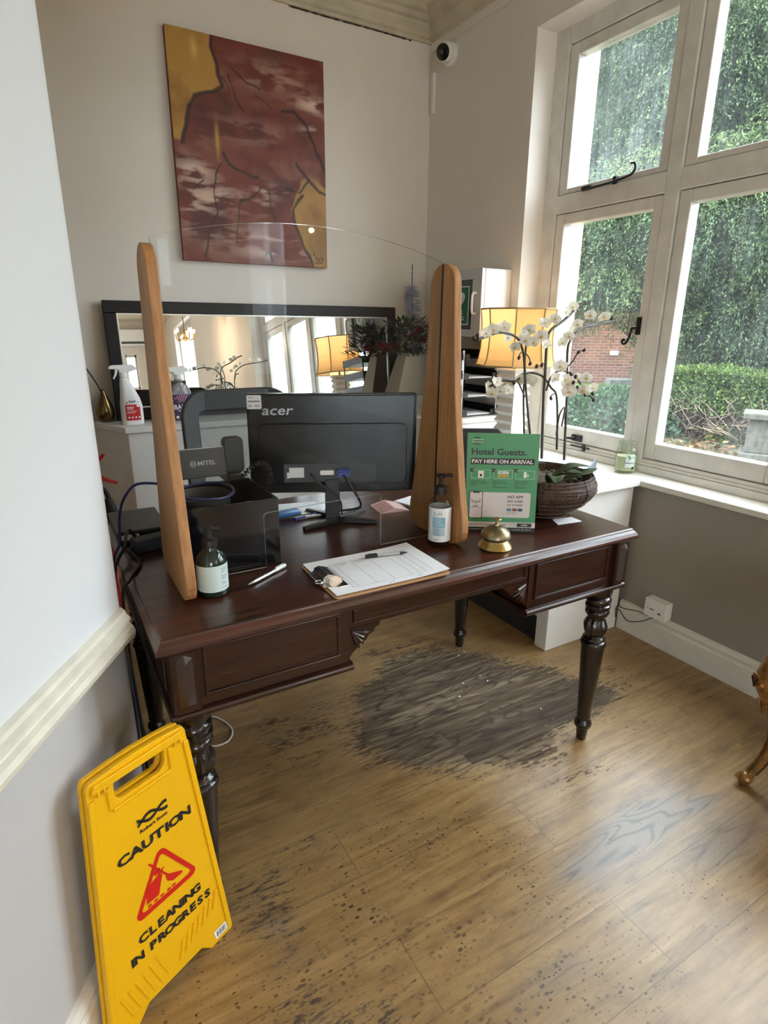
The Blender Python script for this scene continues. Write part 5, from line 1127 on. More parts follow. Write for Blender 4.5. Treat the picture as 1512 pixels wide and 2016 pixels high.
mb = MB(); rows = [[mb.b.verts.new((r*sh_r(2*PI*i/NS)*math.cos(2*PI*i/NS), r*sh_r(2*PI*i/NS)*math.sin(2*PI*i/NS), z)) for i in range(NS)] for r, z in shp]
for a, b_ in zip(rows, rows[1:]):
    for i in range(NS): mb._f([a[i], a[(i+1) % NS], b_[(i+1) % NS], b_[i]])
mb.build('shade', SHADE, lamp, smooth=False)
BRAID = mat('shade_braid', (.40,.27,.13), .8)
mb = MB()
for r, z in (shp[0], shp[-1]): mb.tube([(r*sh_r(2*PI*i/NS)*1.005*math.cos(2*PI*i/NS), r*sh_r(2*PI*i/NS)*1.005*math.sin(2*PI*i/NS), z) for i in range(NS+1)], .0042, 6)
for k in range(8):
    a = PI/4*k+.0; mb.tube([(r*sh_r(a)*1.004*math.cos(a), r*sh_r(a)*1.004*math.sin(a), z) for r, z in shp], .0035, 6)
mb.build('braid_trim', BRAID, lamp)
mb = MB(); mb.ball((0,0,.592), .030, 8, (1,1,1.25)); BULB = bpy.data.materials.new('lit_bulb'); BULB.use_nodes = True
e = BULB.node_tree.nodes.new('ShaderNodeEmission'); e.inputs[0].default_value = (1,.62,.28,1); e.inputs[1].default_value = 8; BULB.node_tree.links.new(e.outputs[0], BULB.node_tree.nodes['Material Output'].inputs[0])
mb.build('bulb', BULB, lamp, smooth=True)
L = bpy.data.lights.new('lamp_light', 'POINT'); L.energy = 2.2; L.color = (1,.62,.32); L.shadow_soft_size = .04; lo = bpy.data.objects.new('lamp_light', L); C.objects.link(lo); lo.location = (2.055,2.26,.7122+.600)

# defibrillator cabinet on the window wall
ae = thing('defibrillator_cabinet', 'white defibrillator wall cabinet with a green heart sign behind the lamp', 'cabinet', (2.125, 2.71, 1.29))
ax0, ay0, ay1, az0, az1 = 2.025, 2.512, 2.90, 1.285, 1.617
mb = MB(); mb.box((ax0+.022, ay0, az0), (XW-.001, ay1, az1)); mb.build('body', mat('cabinet_white', (.80,.79,.76), .3), ae, bevel=.006, seg=3, world=True)
def af(u, v, d): return Vector((ax0-d, ay1-u, az0+v))
AW, AH = ay1-ay0, az1-az0
mb = MB()
for u0, v0, u1, v1 in ((0,0,AW,.035),(0,AH-.05,AW,AH),(0,.035,.03,AH-.05),(AW-.075,.035,AW,AH-.05)): mb.prism([(u0,v0),(u1,v0),(u1,v1),(u0,v1)], af, -.020, 0)
dr = mb.build('door', mat('door_grey_white', (.62,.62,.62), .35), ae, bevel=.002, world=True)
mb = MB(); mb.prism([(.028,.033),(AW-.073,.033),(AW-.073,AH-.048),(.028,AH-.048)], af, -.012, -.008); mb.build('door_glass', mat('smoked_glass', (.045,.047,.05), .1), dr, world=True)
mb = MB(); mb.prism(rrect(.120,.058,.282,.252,.004), af, -.0075, -.006); mb.build('sign_border', WHITEINK, dr, world=True)
GREENS = mat('sign_green', (.004,.16,.085), .45)
mb = MB(); mb.prism(rrect(.126,.064,.276,.246,.003), af, -.0058, -.005); mb.build('sign_face', GREENS, dr, world=True)
mb = MB(); ht = []
for k in range(40):
    t = 2*PI*k/40; ht.append((.201+.0030*16*math.sin(t)**3, .186+.0030*(13*math.cos(t)-5*math.cos(2*t)-2*math.cos(3*t)-math.cos(4*t))))
mb.flat(ht, af, -.0045); mb.text('AED', af, .201, .108, .034, 'CENTER', .02, 1.0, -.0045)
for v in (.094,.082): mb.rect(af, .155, v, .247, v+.006, -.0045)
sg_ = mb.build('heart_emblem', WHITEINK, dr, fix=False, world=True)
mb = MB(); mb.flat([(.208,.212),(.192,.186),(.202,.186),(.194,.160),(.214,.192),(.204,.192),(.216,.212)], af, -.0038); mb.build('lightning_bolt', GREENS, sg_, fix=False, world=True)
mb = MB(); mb.tube(bez([af(AW-.040,.115,0), af(AW-.040,.12,.022), af(AW-.040,.165,.026), af(AW-.040,.21,.022), af(AW-.040,.215,0)]), .006, 8); mb.build('door_handle', WHITEP, dr, smooth=True, world=True)

# tablet-like device, papers and folder on the low cupboard
td = thing('counter_terminal', 'black tablet-like terminal tilted back on the desk behind the parking board and twig bowl', 'terminal', (1.385, 1.70, DZ+.0006), -.5)
RX = Matrix.Rotation(-.38, 3, 'X')
def tf(u, v, d): return Vector((0,-.05,.012)) + RX @ Vector((u, -d, v))
mb = MB(); mb.prism([(-.125,.02),(-.11,0),(.11,0),(.125,.02),(.125,.17),(.085,.215),(-.085,.215),(-.125,.17)], tf, -.018, 0); mb.build('case', BLACKM, td, bevel=.006, seg=3)
mb = MB(); mb.prism(rrect(-.10,.025,.10,.185,.01), tf, .0004, .0012); mb.build('screen', mat('dull_screen', (.025,.028,.04), .12), td)
mb = MB(); mb.prism([(-.06,-.06),(.06,-.06),(.06,.09),(-.06,.09)], lambda u,v,d: (u, v, d), 0, .012); mb.prism([(.02,.012),(.085,.012),(.050,.12),(.036,.12)], lambda u,v,d: (d, u, v), -.03, .03); mb.build('stand', BLACKM, td, bevel=.003)
fo = thing('grey_folder', 'grey box folder standing on the low cupboard by the sill behind the orchid', 'folder', (2.035, 1.87, .7122), .42)
mb = MB(); mb.prism([(-.13,0),(.10,0),(.10,.055),(-.13,.006)], lambda u,v,d: (u, d, v), -.12, -.116); mb.box((-.13,-.116,0),(.10,.10,.006)); mb.build('cover', mat('folder_grey', (.17,.19,.24), .5), fo)
mb = MB(); mb.box((-.12,-.112,.0065),(.095,.098,.022)); mb.build('papers', PAPER, fo)
for k, (x, y, a) in enumerate(((1.97,1.90,.25),(2.03,2.06,-.2))):
    o = MB().cbox((0,0,.0015),(.21,.297,.0016)).build('loose_sheet', PAPER); o.location = (x, y, .7124+.002*k); o.rotation_euler = (0,0,a); tag(o, ('white sheet on the low cupboard just behind the twig bowl','white sheet on the low cupboard nearer the lamp')[k], 'paper')
jr = thing('candle_jar', 'glass candle jar with yellowish wax and green label on the window sill', 'jar', (2.272, 1.722, .7112))
mb = MB(); mb.lathe([(.040,0),(.0445,.006),(.045,.02),(.045,.098),(.042,.108),(.037,.114),(.037,.119),(.0385,.121),(.0385,.136),(.0375,.140),(.0355,.140),(.0355,.118),(.0425,.098),(.0425,.02),(.038,.012)], (0,0,0), 40, cap=False); mb.build('glass_jar', glass('jar_glass', (.92,.95,.91), 1.4), jr, smooth=True)
mb = MB(); mb.lathe([(.0418,.012),(.0418,.075),(.02,.078)], (0,0,0), 32); mb.build('wax', mat('candle_wax', (.60,.60,.40), .5), jr, smooth=True)
fj = onc(.0455, -.35); mb = MB(); mb.curved = True; mb.mi = 0; mb.rect(fj, -.028, .030, .014, .088, .0002); mb.mi = 1; mb.flat([(-.026,.072),(-.014,.086),(-.004,.074),(.008,.080),(.012,.066),(-.010,.062)], fj, .0006); mb.mi = 2; mb.rect(fj, -.027, .046, .013, .052, .0006)
mb.build('label', [mat('jar_label', (.55,.62,.58), .5), mat('label_leaf', (.10,.24,.10), .5), GREYINK], jr, fix=False)
mb = MB(); mb.ball((-.005,-.044,.026), .006, 6, (1,.5,1.3)); mb.build('charm', BLACK, jr)

# ------------------------------------------------------------------ floor-standing and wall-mounted things
oc = thing('office_chair', 'black mesh-backed office chair standing behind the desk', 'chair', (.765, 2.25, 0.0), .04)
def seg_box(pts, w): pass
mb = MB(); out = rrect(-.25,.60,.25,1.072,.11,8); inn = rrect(-.175,.655,.185,.985,.03,8)
def of(u, v, d): return Vector((u, .245+.05*(1-(u/.25)**2)+d+ (v-.6)*.10, v))
a0, a1 = [mb.b.verts.new(of(u,v,-.018)) for u,v in out], [mb.b.verts.new(of(u,v,.018)) for u,v in out]; b0_, b1_ = [mb.b.verts.new(of(u,v,-.018)) for u,v in inn], [mb.b.verts.new(of(u,v,.018)) for u,v in inn]
N4 = len(out)
for i in range(N4):
    j = (i+1) % N4; mb._f([a0[i],a0[j],a1[j],a1[i]]); mb._f([b0_[i],b1_[i],b1_[j],b0_[j]]); mb._f([a0[i],b0_[i],b0_[j],a0[j]]); mb._f([a1[i],a1[j],b1_[j],b1_[i]])
bk = mb.build('backrest', BLACKM, oc, bevel=.008)
m, n, l, b = nt('chair_mesh'); b.inputs['Base Color'].default_value = (.03,.03,.033,1); b.inputs['Roughness'].default_value = .6
tc = n.new('ShaderNodeTexCoord'); ck = n.new('ShaderNodeTexChecker'); ck.inputs['Scale'].default_value = 330; tr = n.new('ShaderNodeBsdfTransparent'); mx = n.new('ShaderNodeMixShader'); mrn = n.new('ShaderNodeMapRange'); mrn.inputs[3].default_value = .36; mrn.inputs[4].default_value = .62
l.new(tc.outputs['Object'], ck.inputs[0]); l.new(ck.outputs['Fac'], mrn.inputs[0]); l.new(mrn.outputs[0], mx.inputs[0]); l.new(b.outputs[0], mx.inputs[1]); l.new(tr.outputs[0], mx.inputs[2]); l.new(mx.outputs[0], n['Material Output'].inputs[0])
mb = MB(); g = [[mb.b.verts.new(of(-.18+.37*i/8, .65+.34*j/4, 0)) for i in range(9)] for j in range(5)]
for j in range(4):
    for i in range(8): mb._f([g[j][i], g[j][i+1], g[j+1][i+1], g[j+1][i]])
mb.build('mesh_panel', m, bk, smooth=True, fix=False)
mb = MB(); mb.prism(rrect(-.24,-.22,.24,.24,.06,6), lambda u,v,d: (u, v, d), .43, .50); mb.build('seat', mat('black_cloth', (.014,.014,.016), .9), oc, bevel=.02, seg=3)
for s in (-1, 1):
    mb = MB(); mb.tube(bez([(s*.22,.05,.43),(s*.285,.05,.46),(s*.285,.05,.66)]), .014, 10); ar = mb.build('arm', BLACK, oc, smooth=True)
    mb = MB(); mb.prism(rrect(-.035,-.13,.035,.13,.02), lambda u,v,d: (s*.285+u, .04+v, d), .66, .685); mb.build('arm_pad', BLACKM, ar, bevel=.006)
mb = MB(); mb.tube(bez([(0,.10,.42),(0,.26,.44),(0,.305,.56),(0,.315,.64)]), .028, 8); mb.build('back_bracket', BLACK, oc, smooth=True)
mb = MB(); mb.lathe([(.030,.09),(.030,.26),(.022,.262),(.022,.42)], (0,0,0), 16); mb.build('gas_column', BLACK, oc, smooth=True)
for k in range(5):
    a = 2*PI*k/5+.3; mb = MB(); mb.tube([(.02*math.cos(a),.02*math.sin(a),.10),(.30*math.cos(a),.30*math.sin(a),.065)], [.024,.014], 8); fo_ = mb.build('base_arm', BLACK, oc)
    mb = MB(); p = Vector((.295*math.cos(a), .295*math.sin(a), .028)); s_ = Vector((-math.sin(a), math.cos(a), 0)); mb.tube([p-s_*.02, p+s_*.02], .026, 14); mb.build('castor', BLACK, fo_)
fe = thing('fire_extinguisher', 'red fire extinguisher standing by the splayed end of the ledge', 'fire extinguisher', (.150, 2.83, 0))
REDP = mat('extinguisher_red', (.50,.012,.015), .22, coat=.4)
mb = MB(); mb.lathe([(.066,0),(.070,.01),(.070,.53),(.062,.57),(.040,.605),(.020,.615),(.018,.66)], (0,0,0), 32); mb.build('cylinder', REDP, fe, smooth=True)
mb = MB(); mb.prism([(-.01,.655),(.02,.66),(.11,.628),(.115,.636),(.02,.690),(-.01,.69)], lambda u,v,d: (u, d, v+.02), -.010, .010); mb.build('carry_handle', REDP, fe, bevel=.002)
mb = MB(); mb.prism([(-.01,.70),(.07,.775),(.078,.768),(.02,.70)], lambda u,v,d: (u, d, v+.02), -.010, .010); mb.build('squeeze_lever', REDP, fe, bevel=.002)
mb = MB(); mb.tube(bez([(.02,-.01,.65),(.06,-.045,.62),(.075,-.06,.50)]), .011, 10); mb.tube([(.06,-.055,.60),(.105,-.075,.40)], [.016,.04], 14); mb.build('horn', BLACKM, fe, smooth=True)
cc = thing('security_camera', 'small white turret security camera high on the wall in the corner', 'camera', (XW-.001, 3.115, 2.742))
mb = MB(); mb.lathe([(.056,0),(.056,.018),(.050,.024)], (0,0,0), 32, Matrix.Rotation(-PI/2, 4, 'Y')); mb.build('base', WHITEP, cc, smooth=True)
dv = Vector((-.85,-.42,-.28)).normalized(); q = dv.to_track_quat('Z', 'Y').to_matrix().to_4x4(); ctr = Vector((-.042,-.006,.0))
mb = MB(); mb.lathe([(.020,-.034),(.040,-.030),(.050,-.015),(.052,.005),(.047,.028),(.036,.040)], (0,0,0), 32, Matrix.Translation(ctr) @ q); mb.build('turret', WHITEP, cc, smooth=True)
mb = MB(); mb.lathe([(.039,.036),(.037,.043),(.020,.049),(.004,.051)], (0,0,0), 28, Matrix.Translation(ctr) @ q); fc = mb.build('face', GLOSSB, cc, smooth=True)
mb = MB(); mb.lathe([(.011,.048),(.009,.053),(.003,.055)], (0,0,0), 18, Matrix.Translation(ctr) @ q); mb.build('lens', DGREY, fc, smooth=True)
o = MB().box((XW-.016,3.262,2.50),(XW-.0005,3.292,2.70)).build('cable_trunking', WHITEP, bevel=.002); tag(o, 'short white cable trunking below the corner security camera', 'trunking')
sk = thing('socket_box', 'white surface-mounted socket box on the right wall above the skirting', 'socket', (2.2, 1.405, .142))
mb = MB(); mb.box((2.178,1.352,.1405),(2.2185,1.452,.222)); mb.build('back_box', WHITEP, sk, bevel=.003, world=True)
mb = MB(); mb.box((2.170,1.352,.1405),(2.178,1.452,.222)); mb.build('faceplate', WHITEP, sk, bevel=.002, world=True)
mb = MB(); mb.box((2.1694,1.372,.166),(2.1702,1.386,.173)); mb.box((2.1694,1.434,.178),(2.1702,1.438,.183)); mb.box((2.1694,1.405,.176),(2.1702,1.425,.180)); mb.build('socket_hole', DGREY, sk, world=True)
for p, lab in (([(2.176,1.43,.138),(2.165,1.48,.142),(2.16,1.54,.128),(2.165,1.585,.12),(2.175,1.592,.06)], 'thin brown wire running left from the socket box along the skirting top'), ([(2.180,1.41,.137),(2.165,1.46,.10),(2.162,1.52,.078),(2.170,1.572,.105),(2.174,1.59,.10)], 'thin brown wire drooping across the skirting below the socket box')):
    mb = MB(); mb.tube(bez(p), .0025, 6); tag(mb.build('wire', mat('brown_wire', (.09,.06,.04), .6), smooth=True), lab, 'wire')
# carved gilt chair at the right edge
GILT = mat('antique_gilt', (.30,.155,.050), .34, .6, var=.45, vscale=55, bump=.3, bscale=90); GILTD = mat('dark_gilt_recess', (.06,.022,.010), .5)
gc = thing('gilt_chair', 'carved gilt chair with a cabriole leg at the right edge of the picture', 'chair', (1.95, .50, 0))
def cab(px, py, dx, dy):
    d_ = Vector((dx, dy, 0)).normalized(); p = lambda o_, z: Vector((px, py, z)) - d_*o_
    path = [p(-.006,.012), p(.004,.035), p(.030,.085), p(.046,.15), p(.044,.21), p(.028,.27), p(.006,.32), p(-.006,.36), p(.004,.41), p(.018,.455)]
    pth = bez(path, 5); rad = list(np.interp(np.linspace(0,1,len(pth)), [0,.06,.13,.35,.55,.72,.82,.92,1], [.016,.015,.0125,.0145,.019,.027,.033,.033,.030]))
    mb = MB(); mb.tube(pth, [float(r) for r in rad], 14); mb.ball(p(-.004,.0225), .0215, 8, (1,1,1)); lg = mb.build('leg', GILT, gc, smooth=True, world=True)
    s_ = Vector((-d_.y, d_.x, 0)); mb = MB()
    sc_ = [p(-.014,.0245) + d_*(.015*(1-k/22)*math.cos(.42*k)) + Vector((0,0,.015*(1-k/22)*math.sin(.42*k))) for k in range(18)]
    mb.tube(sc_, .006, 7)
    for sgn in (-1, 1): mb.tube([q_ + s_*sgn*.014*.9 + d_*.010 for q_ in pth[6:34]], .003, 6)
    for k in range(7):
        a = -1.1+2.2*k/6; c0_ = p(-.036,.345); mb.tube([c0_, c0_ + s_*.030*math.sin(a) + Vector((0,0,.042*math.cos(a))) - d_*.006*abs(a)], [.003,.006], 6)
    mb.tube([p(-.010,.285)+s_*x+Vector((0,0,-.02*(1-(x/.02)**2)))-d_*.006 for x in (-.024,-.012,0,.012,.024)], .006, 6)
    mb.build('carving', GILT, lg, smooth=True, world=True)
    mb = MB(); mb.tube([q_ + d_*.0165*.85 for q_ in pth[7:32]], .0022, 5)
    for sg2 in (-1, 1): mb.tube([q_ - d_*.012 + s_*sg2*.009 for q_ in pth[6:32]], .0022, 5)
    for k in range(6):
        a = -.9+1.8*k/5; c0_ = p(-.0385,.345); mb.tube([c0_, c0_ + s_*.026*math.sin(a) + Vector((0,0,.036*math.cos(a)))], .0018, 5)
    mb.build('shadow_line', GILTD, lg, world=True)
for x, y, dx, dy in ((1.718,.722,-.6,.5),(2.14,.722,.3,.5),(1.718,.29,-.6,-.5),(2.14,.29,.3,-.5)): cab(x, y, dx, dy)
mb = MB(); mb.prism(rrect(1.725,.28,2.15,.735,.05,6), lambda u,v,d: (u, v, d), .44, .50); mb.build('seat_rail', GILT, gc, bevel=.01, seg=3, world=True)
mb = MB(); mb.prism(rrect(1.74,.295,2.135,.72,.05,6), lambda u,v,d: (u, v, d), .50, .555); mb.build('seat_cushion', mat('cream_damask', (.55,.48,.36), .8), gc, bevel=.02, seg=3, world=True)
mb = MB()
fr_ = lambda u, v, d: (2.11+d+(v-.5)*.05, .5075+u, v); oo = rrect(-.20,.56,.20,.98,.12,8); ii = rrect(-.155,.60,.155,.93,.10,8)
A0, A1, B0, B1 = [[mb.b.verts.new(fr_(u,v,d)) for u,v in pp] for pp, d in ((oo,-.018),(oo,.018),(ii,-.018),(ii,.018))]
for i in range(len(oo)):
    j = (i+1) % len(oo); mb._f([A0[i],A0[j],A1[j],A1[i]]); mb._f([B0[i],B1[i],B1[j],B0[j]]); mb._f([A0[i],B0[i],B0[j],A0[j]]); mb._f([A1[i],A1[j],B1[j],B1[i]])
for s in (-1, 1): mb.box((2.095,.5075+s*.15-.018,.49),(2.128,.5075+s*.15+.018,.60))
mb.build('back_frame', GILT, gc, bevel=.006, world=True)
mb = MB(); mb.prism(ii, fr_, -.012, .012); mb.build('back_pad', mat('cream_damask_back', (.55,.48,.36), .8), gc, world=True)

# clutter on the floor behind the left pier
ct = thing('computer_tower', 'black computer tower on the floor behind the left end of the desk', 'computer', (-.015, 2.02, 0))
mb = MB(); mb.box((-.105,-.21,.006),(.105,.21,.62)); mb.build('case', BLACKM, ct, bevel=.006)
mb = MB(); mb.box((-.095,-.214,.02),(.095,-.2105,.60)); mb.build('rear_panel', DGREY, ct)
for y in (-.17, .17): MB().box((-.09,y-.015,0),(.09,y+.015,.006)).build('foot', BLACKM, ct)

wb = thing('waste_bin', 'black round bin on the floor under the left back of the desk', 'bin', (.030, 1.680, 0))
mb = MB(); mb.lathe([(.075,0),(.078,.004),(.095,.26),(.098,.264),(.094,.264),(.075,.01),(.01,.008)], (0,0,.001), 32); mb.build('bin_body', BLACKM, wb, smooth=True)
ps = thing('power_strip', 'white power strip with plugs on the floor below the desk left end', 'power strip', (.015, 1.40, 0), 1.2)
mb = MB(); mb.box((-.16,-.03,0),(.16,.03,.04)); mb.build('case', WHITEP, ps, bevel=.004)
for k in range(3):
    mb = MB(); mb.box((-.13+.09*k,-.022,.0405),(-.085+.09*k,.022,.085)); mb.build('plug', BLACK if k != 1 else WHITEP, ps, bevel=.006)
mb = MB(); mb.tube(bez([(.02,1.40,.088),(.06,1.42,.16),(.03,1.43,.24),(.07,1.47,.30),(.10,1.53,.25),(.14,1.60,.10),(.15,1.66,.004)]), .004); tag(mb.build('red_cable', mat('red_flex', (.35,.01,.02), .4), smooth=True), 'red cable tangled above the power strip below the desk', 'cable')
mb = MB(); pp = [at(x, y, 2, .004) for x, y in ((398,1410),(425,1412),(448,1425),(458,1440),(450,1458),(428,1468),(405,1466),(380,1455))]; mb.tube(bez(pp), .003, 6); tag(mb.build('white_cable', WHITEP, smooth=True), 'thin white cable looping on the floor beside the left front desk leg', 'cable')
for k, (px, py) in enumerate(((851,1262),(903,1290),(914,1283),(905,1371),(1065,1395),(912,1345),(945,1330),(960,1340))):
    p = at(px, py, 2, .002); mb = MB(); mb.ball((0,0,0), .0035, 3, (1.6 if k % 2 else 1, 1, .5), Matrix.Rotation(k, 3, 'Z')); o = mb.build('crumb', WHITEP); o.location = p; tag(o, 'tiny white crumb on the worn floor under the desk', 'crumb', 'white crumbs under the desk')

# back of the room, seen only in reflections
ac = thing('air_conditioner', 'white air conditioner high on the far rear wall seen in the mirror', 'air conditioner', (1.70, YR+.12, 2.52))
mb = MB(); mb.box((-.36,-.115,0),(.36,.10,.28)); mb.build('case', WHITEP, ac, bevel=.02, seg=3)
mb = MB(); mb.box((-.33,.101,.02),(.33,.104,.06)); mb.build('vent', DGREY, ac)
WARM = bpy.data.materials.new('warm_bulb'); WARM.use_nodes = True
e = WARM.node_tree.nodes.new('ShaderNodeEmission'); e.inputs[0].default_value = (1,.58,.20,1); e.inputs[1].default_value = 14; WARM.node_tree.links.new(e.outputs[0], WARM.node_tree.nodes['Material Output'].inputs[0])
ch = thing('chandelier', 'small brass chandelier with warm bulbs reflected at the left of the mirror', 'chandelier', (1.70, -1.25, 2.0))
mb = MB(); mb.tube([(0,0,.05),(0,0,ZC-2.0-.01)], .006, 8); mb.lathe([(.01,-.06),(.035,-.03),(.02,.02),(.012,.08)], (0,0,0), 20); mb.build('stem', BRASS, ch, smooth=True)
for k in range(5):
    a = 2*PI*k/5; mb = MB(); mb.tube(bez([(0,0,0),(.05*math.cos(a),.05*math.sin(a),-.04),(.10*math.cos(a),.10*math.sin(a),-.02),(.115*math.cos(a),.115*math.sin(a),.04)]), .007, 8); am = mb.build('arm', BRASS, ch, smooth=True)
    mb = MB(); mb.ball((.115*math.cos(a),.115*math.sin(a),.066), .016, 7, (1,1,1.5)); mb.build('bulb', WARM, am, smooth=True)
L = bpy.data.lights.new('chandelier_light', 'POINT'); L.energy = 16; L.color = (1,.74,.48); L.shadow_soft_size = .014; lo = bpy.data.objects.new('chandelier_light', L); C.objects.link(lo); lo.location = (1.70,-1.25,1.92)

# ------------------------------------------------------------------ the garden outside
GZ = -0.2
def noise_mat(name, stops, scale, rough=.9, detail=6, sc=(1,1,1)):
    m, n, l, b = nt(name); tc = n.new('ShaderNodeTexCoord'); mp = n.new('ShaderNodeMapping'); mp.inputs['Scale'].default_value = sc; t = n.new('ShaderNodeTexNoise'); t.inputs['Scale'].default_value = scale; t.inputs['Detail'].default_value = detail
    r = n.new('ShaderNodeValToRGB'); l.new(tc.outputs['Object'], mp.inputs[0]); l.new(mp.outputs[0], t.inputs['Vector']); l.new(t.outputs[0], r.inputs[0]); l.new(r.outputs[0], b.inputs['Base Color'])
    e = r.color_ramp.elements
    while len(e) < len(stops): e.new(.5)
    for k, (p, c) in enumerate(stops): e[k].position = p; e[k].color = (*c, 1)
    b.inputs['Roughness'].default_value = rough; b.inputs['Specular IOR Level'].default_value = .2; return m
SOIL = noise_mat('leafy_soil', [(.35,(0.025,0.019,0.012)),(.5,(0.055,0.047,0.028)),(.65,(0.083,0.072,0.039))], 3)
mb = MB(); mb.box((XO+.001,-30,GZ-.3),(60,50,GZ)); struct(mb.build('ground', SOIL))
GRASS = noise_mat('lawn', [(.35,(0.042,0.087,0.015)),(.65,(0.071,0.132,0.026))], 9)
mb = MB(); q = [at(x, y, 2, GZ) for x, y in ((1100,757),(1275,757),(1275,790),(1120,796))]; mb.prism([(p.x, p.y) for p in q], lambda u,v,d: (u, v, d), GZ+.001, GZ+.03); o = mb.build('lawn', GRASS); tag(o, 'strip of green lawn in front of the brick garden wall', 'lawn', kind='stuff')
# exterior stone jamb beside the window
mb = MB(); mb.box((2.445, WY1-.10, WZ0-.1), (XO+.035, WY1+.4, WZ1+.3)); mb.box((2.445, WY0-.5, WZ0-.1), (XO+.035, WY0+.02, WZ1+.3)); mb.box((2.445, WY0-.5, WZ0-.18), (XO+.06, WY1+.4, WZ0-.0))
struct(mb.build('trim_6', STONE, bevel=.006))
# brick garden wall
def brick_mat():
    m, n, l, b = nt('old_red_brick'); tc = n.new('ShaderNodeTexCoord'); mp = n.new('ShaderNodeMapping'); br = n.new('ShaderNodeTexBrick')
    br.inputs['Scale'].default_value = 1; br.inputs['Brick Width'].default_value = .24; br.inputs['Row Height'].default_value = .078; br.inputs['Mortar Size'].default_value = .008; br.inputs['Bias'].default_value = -.1
    br.inputs['Color1'].default_value = (.20,.070,.045,1); br.inputs['Color2'].default_value = (.11,.045,.035,1); br.inputs['Mortar'].default_value = (.24,.19,.16,1)
    l.new(tc.outputs['Object'], mp.inputs[0]); mp.inputs['Rotation'].default_value = (PI/2, 0, 0); l.new(mp.outputs[0], br.inputs['Vector']); l.new(br.outputs['Color'], b.inputs['Base Color']); b.inputs['Roughness'].default_value = .9
    return m
A_, B_ = at(1040, 752, 2, GZ), at(1420, 757, 2, GZ); dw = (B_-A_); Lw = dw.length; ang = math.atan2(dw.y, dw.x)
bw = thing('garden_wall', 'old red brick garden wall beyond the lawn', 'wall', A_, ang)
mb = MB(); mb.box((0,0,0),(Lw,.25,2.6)); mb.build('brickwork', brick_mat(), bw)
mb = MB(); mb.box((-.04,-.04,2.601),(Lw+.04,.29,2.68)); mb.build('coping', mat('coping_stone', (.30,.26,.22), .9), bw, bevel=.01)
def wpt(px, py): 
    d = cr*(px-756)+cd*(py-1008)+cf*FPX; n_ = Vector((-math.sin(ang), math.cos(ang), 0)); t = (A_-CAM).dot(n_)/d.dot(n_); return CAM+d*t - n_*.06
p = wpt(1208, 695); lt_ = thing('bulkhead_light', 'small white bulkhead light fixed on the brick garden wall', 'light', p, ang); mb = MB(); mb.cbox((0,0,0),(.22,.11,.12)); mb.build('housing', WHITEP, lt_, bevel=.02)
p = at(1222, 759, 2, GZ); o = MB().cbox((0,0,.09),(.75,.45,.18)).build('stone_slab', mat('grey_slab', (.11,.11,.105), .9, var=.2, vscale=8), bevel=.02); o.location = p; o.rotation_euler = (0,0,ang); tag(o, 'low grey stone slab at the foot of the brick garden wall', 'slab')
p = at(1492, 905, 2, GZ); pd = thing('stone_pedestal', 'old stone pedestal in front of the hedge at the right of the window', 'pedestal', p, .5)
PST = mat('mossy_stone', (.055,.052,.04), .95, var=.35, vscale=14, bump=.5, bscale=50)
mb = MB(); mb.box((-.22,-.22,0),(.22,.22,.10)); mb.box((-.17,-.17,.10),(.17,.17,.50)); mb.build('shaft', PST, pd, bevel=.015)
mb = MB(); mb.box((-.24,-.24,.505),(.24,.24,.58)); mb.build('cap', PST, pd, bevel=.015)

LEAFM = {}
def leaf_mat(name, stops):
    m, n, l, b = nt(name); a = n.new('ShaderNodeAttribute'); a.attribute_name = 'tone'; r = n.new('ShaderNodeValToRGB'); l.new(a.outputs['Fac'], r.inputs[0]); e = r.color_ramp.elements
    while len(e) < len(stops): e.new(.5)
    for k, (p, c) in enumerate(stops): e[k].position = p; e[k].color = (*c, 1)
    l.new(r.outputs[0], b.inputs['Base Color']); b.inputs['Roughness'].default_value = .6; b.inputs['Specular IOR Level'].default_value = .25
    tl = n.new('ShaderNodeBsdfTranslucent'); l.new(r.outputs[0], tl.inputs[0]); mx = n.new('ShaderNodeMixShader'); mx.inputs[0].default_value = .25
    l.new(b.outputs[0], mx.inputs[1]); l.new(tl.outputs[0], mx.inputs[2]); l.new(mx.outputs[0], n['Material Output'].inputs[0]); return m
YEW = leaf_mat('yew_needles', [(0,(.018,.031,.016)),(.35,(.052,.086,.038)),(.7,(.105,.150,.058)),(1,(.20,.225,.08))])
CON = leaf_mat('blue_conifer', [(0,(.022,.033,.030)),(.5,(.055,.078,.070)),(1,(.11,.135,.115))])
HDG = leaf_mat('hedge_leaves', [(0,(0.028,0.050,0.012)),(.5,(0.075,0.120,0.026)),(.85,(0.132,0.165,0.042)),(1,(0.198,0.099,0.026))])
LIT = leaf_mat('fallen_leaves', [(0,(0.039,0.019,0.010)),(.4,(0.110,0.052,0.022)),(.7,(0.165,0.094,0.039)),(1,(0.176,0.143,0.072))])
BUSH = leaf_mat('bush_leaves', [(0,(.014,.032,.014)),(1,(.05,.095,.04))])
